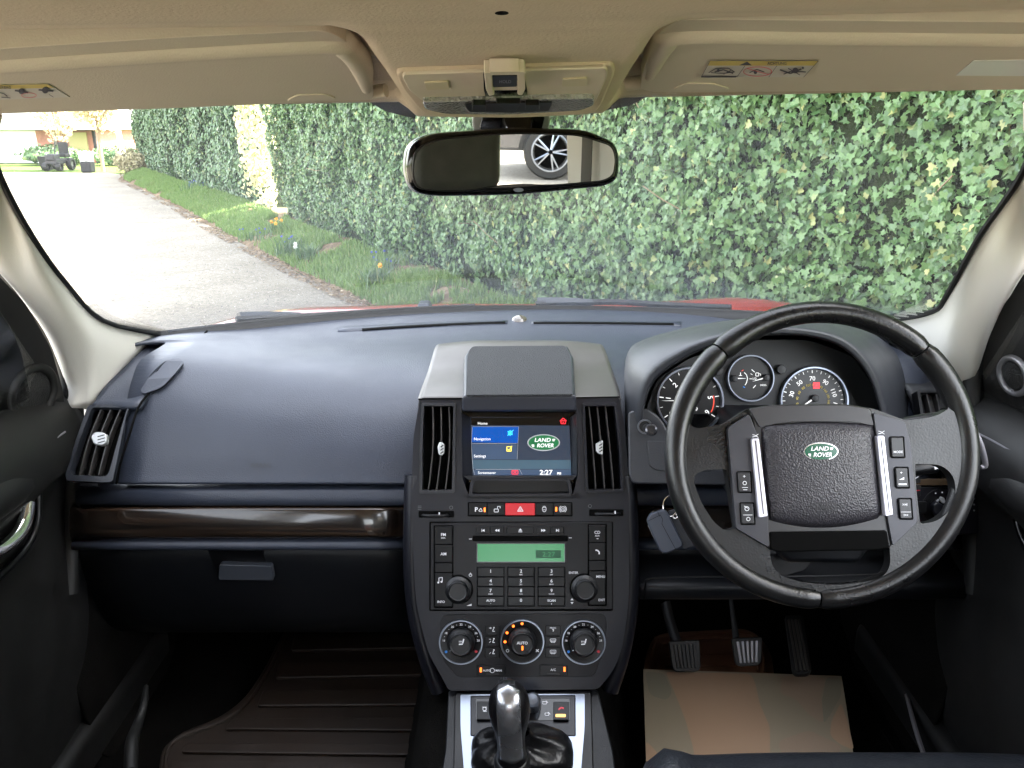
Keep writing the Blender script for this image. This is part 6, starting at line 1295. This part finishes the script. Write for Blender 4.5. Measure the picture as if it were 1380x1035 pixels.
def sw(parent, q, fn):
    w_ = plate('switch_surround', rp([(q[0][0] - 1.6, q[0][1] - 1.6), (q[1][0] + 1.6, q[1][1] - 1.6), (q[2][0] + 1.6, q[2][1] + 1.6), (q[3][0] - 1.6, q[3][1] + 1.6)], 2), WP, .0180, .001, M['void'], parent, bevel=0)
    plate('switch', rp(q, 1.5), WP, .0212, .004, M['swbtn'], w_, bevel=.001)
    ink(w_, fn, pl=WP, front=.0215, name='symbol'); return w_
M['swbtn'] = mat('wheel_switch', (.012, .012, .014), .34)
sw(pL, [(994.5, 636.5), (1011, 636.5), (1012.5, 663), (996, 663)], lambda i: (i.text('+', 1003, 642, 4.5), i.loop(circ(1003.6, 651, 2.4, 12), .8), i.line([(1000, 657), (1008, 657)], .7), i.line([(1001.5, 660), (1007, 660)], .8)))
sw(pL, [(998.5, 678.5), (1015, 678.5), (1016.8, 706), (1000, 706)], lambda i: (i.loop(circ(1006.6, 685.5, 2.8, 12, None), .8), i.line([(1003, 682), (1008, 685)], .8), i.line([(1001.5, 694), (1014, 694)], .7), i.loop(circ(1008.5, 699.5, 2.4, 12), .8)))
sw(pR, [(1200.5, 589.5), (1217, 589.5), (1219, 616), (1202.5, 616)], lambda i: i.text('MODE', 1210.5, 609, 3))
sw(pR, [(1207, 630.5), (1223, 630.5), (1225, 657), (1208.8, 657)], lambda i: (i.text('+', 1214.6, 637, 4), i.poly([(1211.5, 646.5), (1218.5, 646.5), (1218.5, 643)]), i.line([(1211, 652.6), (1222, 652.6)], 2)))
sw(pR, [(1211.5, 672.5), (1227.5, 672.5), (1229.6, 699), (1213.8, 699)], lambda i: (i.text('>>I', 1219.4, 680, 3.2, bold=.03), i.line([(1214, 690), (1227.5, 690)], .6), i.text('I<<', 1221, 694.3, 3, bold=.03)))
def horn(i, x, y, s): i.poly([(x - 3 * s, y - 2), (x + 3 * s, y), (x - 3 * s, y + 2)]); i.line([(x + 1 * s, y - 2.6), (x + 1 * s, y + 2.6)], .8)
ink(pL, lambda i: (i.line([(1014, 585.6), (1019, 587), (1022, 585)], .8), i.line([(1014, 589), (1019, 587.6), (1022, 589.6)], .8)), pl=WP, front=.0178, name='horn_symbol'); ink(pR, lambda i: (i.line([(1184, 581), (1189, 582.6), (1192, 580.6)], .8), i.line([(1184, 584.6), (1189, 583.2), (1192, 585.2)], .8)), pl=WP, front=.0178, name='horn_symbol')
# stitching inside the rim
V = []; Fc = []; ctr = WP.at(*RC)
for a in list(np.arange(8, 172, 1.15)) + list(np.arange(196, 344, 1.15)):
    p = rimpt(a); ro = (p - ctr).normalized(); tg = ro.cross(WP.n); c = p - ro * .0132 + WP.n * .0052
    for sg in (-1, 1):
        b = len(V); d = tg * .0011 * sg + WP.n * .0012
        for q in (c - d * .9 - ro * .0006, c + d * .9 - ro * .0006, c + d * .9 + WP.n * .0005 - ro * .0006, c - d * .9 + WP.n * .0005 - ro * .0006): V.append(q)
        Fc.append([b, b + 1, b + 2, b + 3])
st = mesh('stitching', V, Fc, mat('thread', (.10, .095, .10), .6), SW, smooth=False); st['kind'] = 'stuff'
# steering column shroud and stalks
sc_ = thing('steering_column', 'black steering column shroud with stalks on both sides behind the wheel', 'steering column', at(1110, 640, 1.05))
box_c = [at(1010, 590, 1.02), at(1195, 590, 1.02), at(1190, 720, .99), at(1160, 762, .99), at(1062, 762, .99), at(1020, 720, .99)]
hexa('shroud', box_c, [p + Vector((0, .22, -.02)) for p in box_c], M['dashlow'], sc_, .012, 4)
plate('tilt_lever', rp([(1040, 748), (1100, 750), (1085, 768), (1060, 776), (1040, 774)], 4), Pl(at(1080, 760, 1.02), (0, -.9, .4)), 0, .02, M['black'], sc_, bevel=.004)
tube('wiper_stalk', [at(1180, 612, 1.03), at(1215, 604, 1.03), at(1245, 599.5, 1.03)], [.011, .011, .010], M['black'], sc_, seg=14)
s1 = tube('lamp_stalk', [at(1160, 585, 1.035), at(1212, 573, 1.035), at(1235, 570, 1.035), at(1262, 567, 1.035), at(1281, 566, 1.035)], [.008, .009, .011, .012, .010], M['black'], sc_, seg=16)
kpl = Pl(at(1250, 568, 1.021), (0, -.95, .3)); ink(s1, lambda i: (i.loop(rp([(1238, 565), (1243, 565), (1243, 572), (1238, 572)], 2.4), 1.2), [i.line([(x, 563.5), (x - 1, 571.5)], 1.0) for x in (1252, 1256, 1260)], i.poly([(1222, 568), (1228, 566), (1228, 570)])), pl=kpl, front=0)
tube('lower_stalk', [at(1190, 640, 1.06), at(1235, 632, 1.06), at(1262, 630, 1.06)], [.010, .010, .008], M['black'], sc_, seg=14)
ink(sc_, lambda i: i.poly([(1259, 628), (1266, 631), (1260, 633)]), pl=Pl(at(1262, 630, 1.048), (0, -.95, .3)), front=0)
tube('bright_trim', [at(1303, 552, 1.02), at(1312, 575, 1.02), at(1322, 600, 1.02), at(1328, 626, 1.02), at(1322, 630, 1.02)], [.002, .003, .004, .004, .003], M['satin'], sc_, seg=8)
# switch block right of the wheel
kb_ = thing('light_switch_panel', 'dark switch panel with rotary lamp knob seen through the wheel spokes', 'switch panel', at(1260, 680, 1.14))
kp_ = Pl(at(1260, 680, 1.140), (0, -.93, .36))
plate('panel', rp([(1215, 655), (1320, 655), (1325, 720), (1216, 724)], 4), kp_, 0, .04, M['stackf'], kb_, bevel=.003)
plate('wood_strip', rp([(1225, 646), (1330, 645), (1331, 654), (1226, 654.5)], 1), kp_, .004, .02, mat('wood_strip_tan', (.09, .06, .035), .25, coat=.6), kb_, bevel=.002)
for y0, y1 in ((636, 651), (653, 669)): plate('button', rr(1228, y0, 1241, y1, 2), kp_, .006, .006, M['swbtn'], kb_, bevel=.001)
ink(kb_, lambda i: i.line([(1232, 646), (1238, 642)], 1.2), pl=kp_, front=.0063); ink(kb_, lambda i: i.line([(1235, 661), (1240, 661)], 1.2), M['redp'], pl=kp_, front=.0063)
plate('knob_plate', circ(1268, 684, 25, 36), kp_, .0015, .002, M['radio'], kb_, bevel=.0006)
lathe('lamp_knob', 1268, 685, kp_, .002, [(15, 0), (15, .008), (13, .011), (0, .011)], M['gloss'], kb_, n=32)
plate('knob_grip', rp([(1258, 680), (1264, 676), (1276, 683), (1276, 700), (1268, 702), (1258, 690)], 3), kp_, .022, .012, M['stackf'], kb_, bevel=.003); plate('grip_mark', rp([(1268, 669), (1273, 671), (1275, 678), (1271, 679), (1266, 674)], 1.5), kp_, .017, .004, M['tab'], kb_, bevel=.001)
plate('side_button', rr(1234, 676, 1250, 692, 2), kp_, .008, .008, M['black'], kb_, bevel=.0015)
ink(kb_, lambda i: [i.disc(1268 + 20.5 * math.cos(R(a)), 684 - 20.5 * math.sin(R(a)), 1, 8) for a in (110, 85, 60, 35)], pl=kp_, front=.0018)
for y in (672, 680, 688): plate('dot', circ(1313, y, 1.2, 8), kp_, .003, .001, M['tab'], kb_, bevel=0)
# ------------------------------------------------------------ pedals
def ribs(parent, q, pl, front, n, m, inset=.12):
    (x0, y0), (x1, y1), (x2, y2), (x3, y3) = q
    for k in range(n):
        s = inset + (1 - 2 * inset) * (k + .5) / n; w_ = (1 - 2 * inset) / n * .30
        P4 = [(x0 + (x1 - x0) * (s + d), y0 + (y1 - y0) * (s + d) + 5) for d in (-w_, w_)] + [(x3 + (x2 - x3) * (s + d), y3 + (y2 - y3) * (s + d) - 5) for d in (w_, -w_)]
        plate('rib', rp(P4, 1), pl, front + .0025, .004, m, parent, bevel=.0008)
def pedal(nm, label, q, Yt, Yb, arm, armr, m, nr):
    pl = pl3(at(*q[0], Yt), at(*q[1], Yt), at(*q[2], Yb)); t = thing(nm, label, 'pedal', at(*q[0], Yt), 'foot pedals')
    plate('pad', rp(q, [4, 4, 9, 9]), pl, 0, .010, M['padrub'], t, bevel=.002, seg=3); ribs(t, q, pl, 0, nr, m)
    if arm: tube('arm', arm, armr, M['padarm'], t, seg=8, flat=.45)
M['padrub'] = mat('pedal_rubber', (.012, .012, .013), .5, rv=.08); M['padarm'] = mat('pedal_arm', (.02, .02, .021), .5); M['ribsteel'] = mat('pedal_rib', (.22, .22, .24), .35, metal=.7)
pedal('clutch_pedal', 'left pedal, ribbed dark clutch pad above the paper mat', [(901, 864), (943, 862), (945, 905), (907, 906)], 1.27, 1.235, [at(897, 812, 1.35), at(903, 838, 1.32), at(912, 866, 1.285)], [.012, .012, .012], M['padrub'], 6)
pedal('brake_pedal', 'middle pedal with bright worn metal ribs on a thin arm', [(986, 860), (1028, 858), (1026, 897), (992, 899)], 1.27, 1.24, [at(985, 808, 1.35), at(988, 832, 1.32), at(992, 860, 1.285)], [.005, .006, .008], M['ribsteel'], 5)
pedal('accelerator_pedal', 'right pedal, long narrow dark accelerator plate', [(1058, 829), (1082, 829), (1095, 908), (1069, 909)], 1.32, 1.20, None, None, mat('worn_rib', (.06, .055, .05), .5), 4)
# driver floor mat, brown rubber, with a raised border
fm = thing('driver_floor_mat', 'brown rubber mat with rounded raised border behind the pedals', 'floor mat', at(950, 890, 1.36))
mpl = pl3(atz(880, 905, .492), atz(1040, 905, .492), atz(950, 850, .512))
dm = plate('mat', rp([(866, 925), (869, 885), (880, 858), (895, 852), (1005, 846), (1025, 857), (1040, 880), (1046, 925)], 12), mpl, 0, .012, M['rubber2'], fm, bevel=.003)
for k in (0, 8): tube('raised_border', [mpl.at(x, y, .002) for x, y in ((874 + k, 905), (882 + k, 866 + k), (896 + k * .5, 857 + k), (1000 - k, 852 + k), (1017 - k, 861 + k), (1028 - k, 880 + k), (1030 - k, 905))], 0.0028, M['rubber2'], dm, seg=6)
for y in (873, 889): plate('bar', rp([(898, y), (1018, y - 3), (1022, y + 7), (896, y + 9)], 3), mpl, .003, .004, M['rubber2'], dm, bevel=.001)
# paper mat in tan with orange, pinkish and olive patches
pap = mat('tan_paper', (.33, .275, .195), .8, bump=.15, bs=30, dist=.002)
PP = pl3(atz(867, 901, .522), atz(1134, 911, .520), atz(871, 1040, .512))
pm_ = plate('paper_mat', rp([(867, 901.5), (1134, 911), (1142, 960), (1149, 1010), (1154, 1040), (871, 1040)], [1, 1, 30, 30, 1, 1]), PP, 0, .0012, pap, None, bevel=0); tag(pm_, 'tan paper mat with orange and olive patches, below the pedals', 'paper mat')
def z3(L_): return [(840 + x / 2.556, 780 + y / 2.556) for x, y in L_]
for m_, P_ in ((mat('orange_patch', (.43, .285, .185), .8), [rp(z3([(145, 320), (440, 328), (455, 360), (470, 430), (505, 510), (506, 655), (250, 655), (240, 580), (215, 490), (180, 400)]), 6), rp(z3([(78, 558), (110, 590), (140, 640), (150, 655), (78, 655)]), 5), rp(z3([(750, 425), (775, 500), (795, 590), (745, 570), (712, 540), (716, 490)]), 6)]),
    (mat('pinkish_patch', (.36, .265, .19), .8), [rp(z3([(545, 335), (700, 340), (680, 400), (692, 500), (640, 470), (590, 410), (540, 400)]), 8), rp(z3([(530, 560), (640, 520), (760, 580), (700, 640), (560, 640)]), 10)]),
    (mat('olive_patch', (.27, .245, .18), .8), [rp(z3([(700, 338), (750, 340), (752, 400), (712, 470), (690, 500), (684, 420)]), 6), rp(z3([(74, 318), (140, 324), (170, 390), (150, 420), (90, 400)]), 8)])):
    
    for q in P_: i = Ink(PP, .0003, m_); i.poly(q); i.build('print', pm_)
# passenger rubber mat
PMm = thing('passenger_floor_mat', 'brown black ribbed rubber mat in the left footwell', 'floor mat', atz(450, 950, .5))
ppl = pl3(atz(213, 1035, .50), atz(591, 1035, .50), at(480, 843, 1.43))
base_ = plate('mat', rp([(211, 1060), (217, 1008), (243, 986), (296, 966), (330, 940), (357, 899), (374, 864), (391, 842), (578, 838), (588, 903), (596, 945), (592, 1060)], [0, 14, 20, 20, 20, 14, 14, 12, 6, 10, 6, 0], 5), ppl, 0, .012, M['rubber'], PMm, bevel=.004, seg=3)
tube('raised_border', [ppl.at(x, y, .002) for x, y in ((222, 1060), (226, 1012), (248, 992), (300, 972), (336, 944), (364, 900), (381, 866), (395, 848), (480, 846), (572, 845))], .0035, M['rubber'], base_, seg=6)
for q in ([(396, 855), (572, 853), (577, 872), (392, 876)], [(376, 893), (581, 891), (582, 909), (371, 913)], [(354, 930), (574, 928), (572, 949), (346, 951)], [(314, 968), (566, 966), (563, 984), (303, 982)], [(252, 1001), (556, 1002), (554, 1017), (243, 1013)], [(232, 1026), (546, 1027), (544, 1050), (230, 1050)]):
    plate('ridge', rp(q, 4), ppl, .006, .007, M['rubber'], PMm, bevel=.0025)
# footwell bits: ventilation duct edge and trim clips on the left
tube('duct_edge', [at(197, 925, 1.12), at(194, 950, 1.08), at(186, 975, 1.05), at(178, 1000, 1.0), at(176, 1040, .95)], [.004, .006, .008, .010, .010], M['door'], car, seg=8)
# ============================================================ car parked behind, seen in the mirror
pc = thing('parked_car', 'dark grey car with multi spoke alloy wheel parked behind, seen in the mirror', 'car', (5.2, -8.2, 0))
d_in = ray(742, 205).normalized(); m0 = at(742, 205, .88); d_out = d_in - mn * 2 * d_in.dot(mn)
tW = (.36 - m0.z) / d_out.z; wc = m0 + d_out * tW; 
side = Vector((d_out.x, d_out.y, 0)).normalized(); along = Vector((-side.y, side.x, 0))   # to the right when looking along the reflected ray, mirrored in the picture
rt = Vector((side.y, -side.x, 0))
sgn = 1
ax_f = along * 1.0
def PCp(l, h, dd): return wc + (ax_f * l) + Vector((0, 0, h - .36)) + side * dd
prof_body = [(-.75, .35), (-.72, .75), (-.45, .92), (.35, 1.0), (1.0, 1.42), (2.3, 1.46), (3.1, 1.05), (3.5, 1.0), (3.58, .4)]
M['pcar'] = mat('dark_car_paint', (.045, .045, .05), .25, coat=1); M['pglass'] = mat('car_window', (.02, .025, .03), .05)
def prism(name, P, d0, d1, m, bevel=.03): return hexa(name, [PCp(l, h, d0) for l, h in P], [PCp(l, h, d1) for l, h in P], m, pc, bevel, 3)
prism('body', [(-.75, .35), (-.75, .72), (-.5, .86), (.4, .95), (3.4, .98), (3.55, .8), (3.55, .35)], .1, 1.75, M['pcar'], .06)
prism('cabin', [(.35, .96), (1.05, 1.42), (2.3, 1.45), (3.1, 1.0)], .22, 1.63, M['pcar'], .05)
prism('window', [(.62, .99), (1.12, 1.36), (1.65, 1.38), (1.65, .99)], .20, .24, M['pglass'], .004); prism('window', [(1.72, .99), (1.72, 1.38), (2.25, 1.38), (2.8, 1.0)], .20, .24, M['pglass'], .004)
prism('sill', [(.4, .22), (.4, .34), (2.4, .34), (2.4, .22)], .12, 1.7, M['seal'], .02)
prism('headlight', [(-.76, .62), (-.76, .72), (-.55, .78), (-.5, .68)], .08, .4, M['chrome'], .01)
for l in (0, 2.75):
    for dd in (.12, 1.7):
        c = wc + ax_f * l + side * dd; near = dd < 1
        wh = wheel(pc, c, .36, .11, side, M['void'])
        prism('wheel_arch', [(l + .43 * math.cos(a), .36 + .43 * math.sin(a)) for a in np.linspace(0, math.pi, 12)], .095 if near else 1.72, .099 if near else 1.76, M['seal'], 0)
        if near:
            fc = c - side * .118; u = Vector((0, 0, 1)); v = ax_f
            tube('rim', [fc + (u * math.cos(a) + v * math.sin(a)) * .245 for a in np.linspace(0, 2 * math.pi, 30)[:-1]], .014, M['alloy'], wh, seg=6, closed=True)
            for k in range(5):
                for off in (-.16, .16):
                    a = k * 2 * math.pi / 5 + .3; a2 = a + off; 
                    tube('spoke', [fc + (u * math.cos(a) + v * math.sin(a)) * .03, fc + (u * math.cos(a2) + v * math.sin(a2)) * .24], [.016, .010], M['alloy'], wh, seg=5, sub=1)
# aim the mirror glass: pane normal follows the driver's setting
ctrp = pm.at(694, 218, .0105); V = []
R_ = Matrix.Identity(3)
for x, y in G_:
    p = pm.at(x, y, .0105); V.append(p)
me = mo.data; nv = len(V)
M['mirror'] = mm
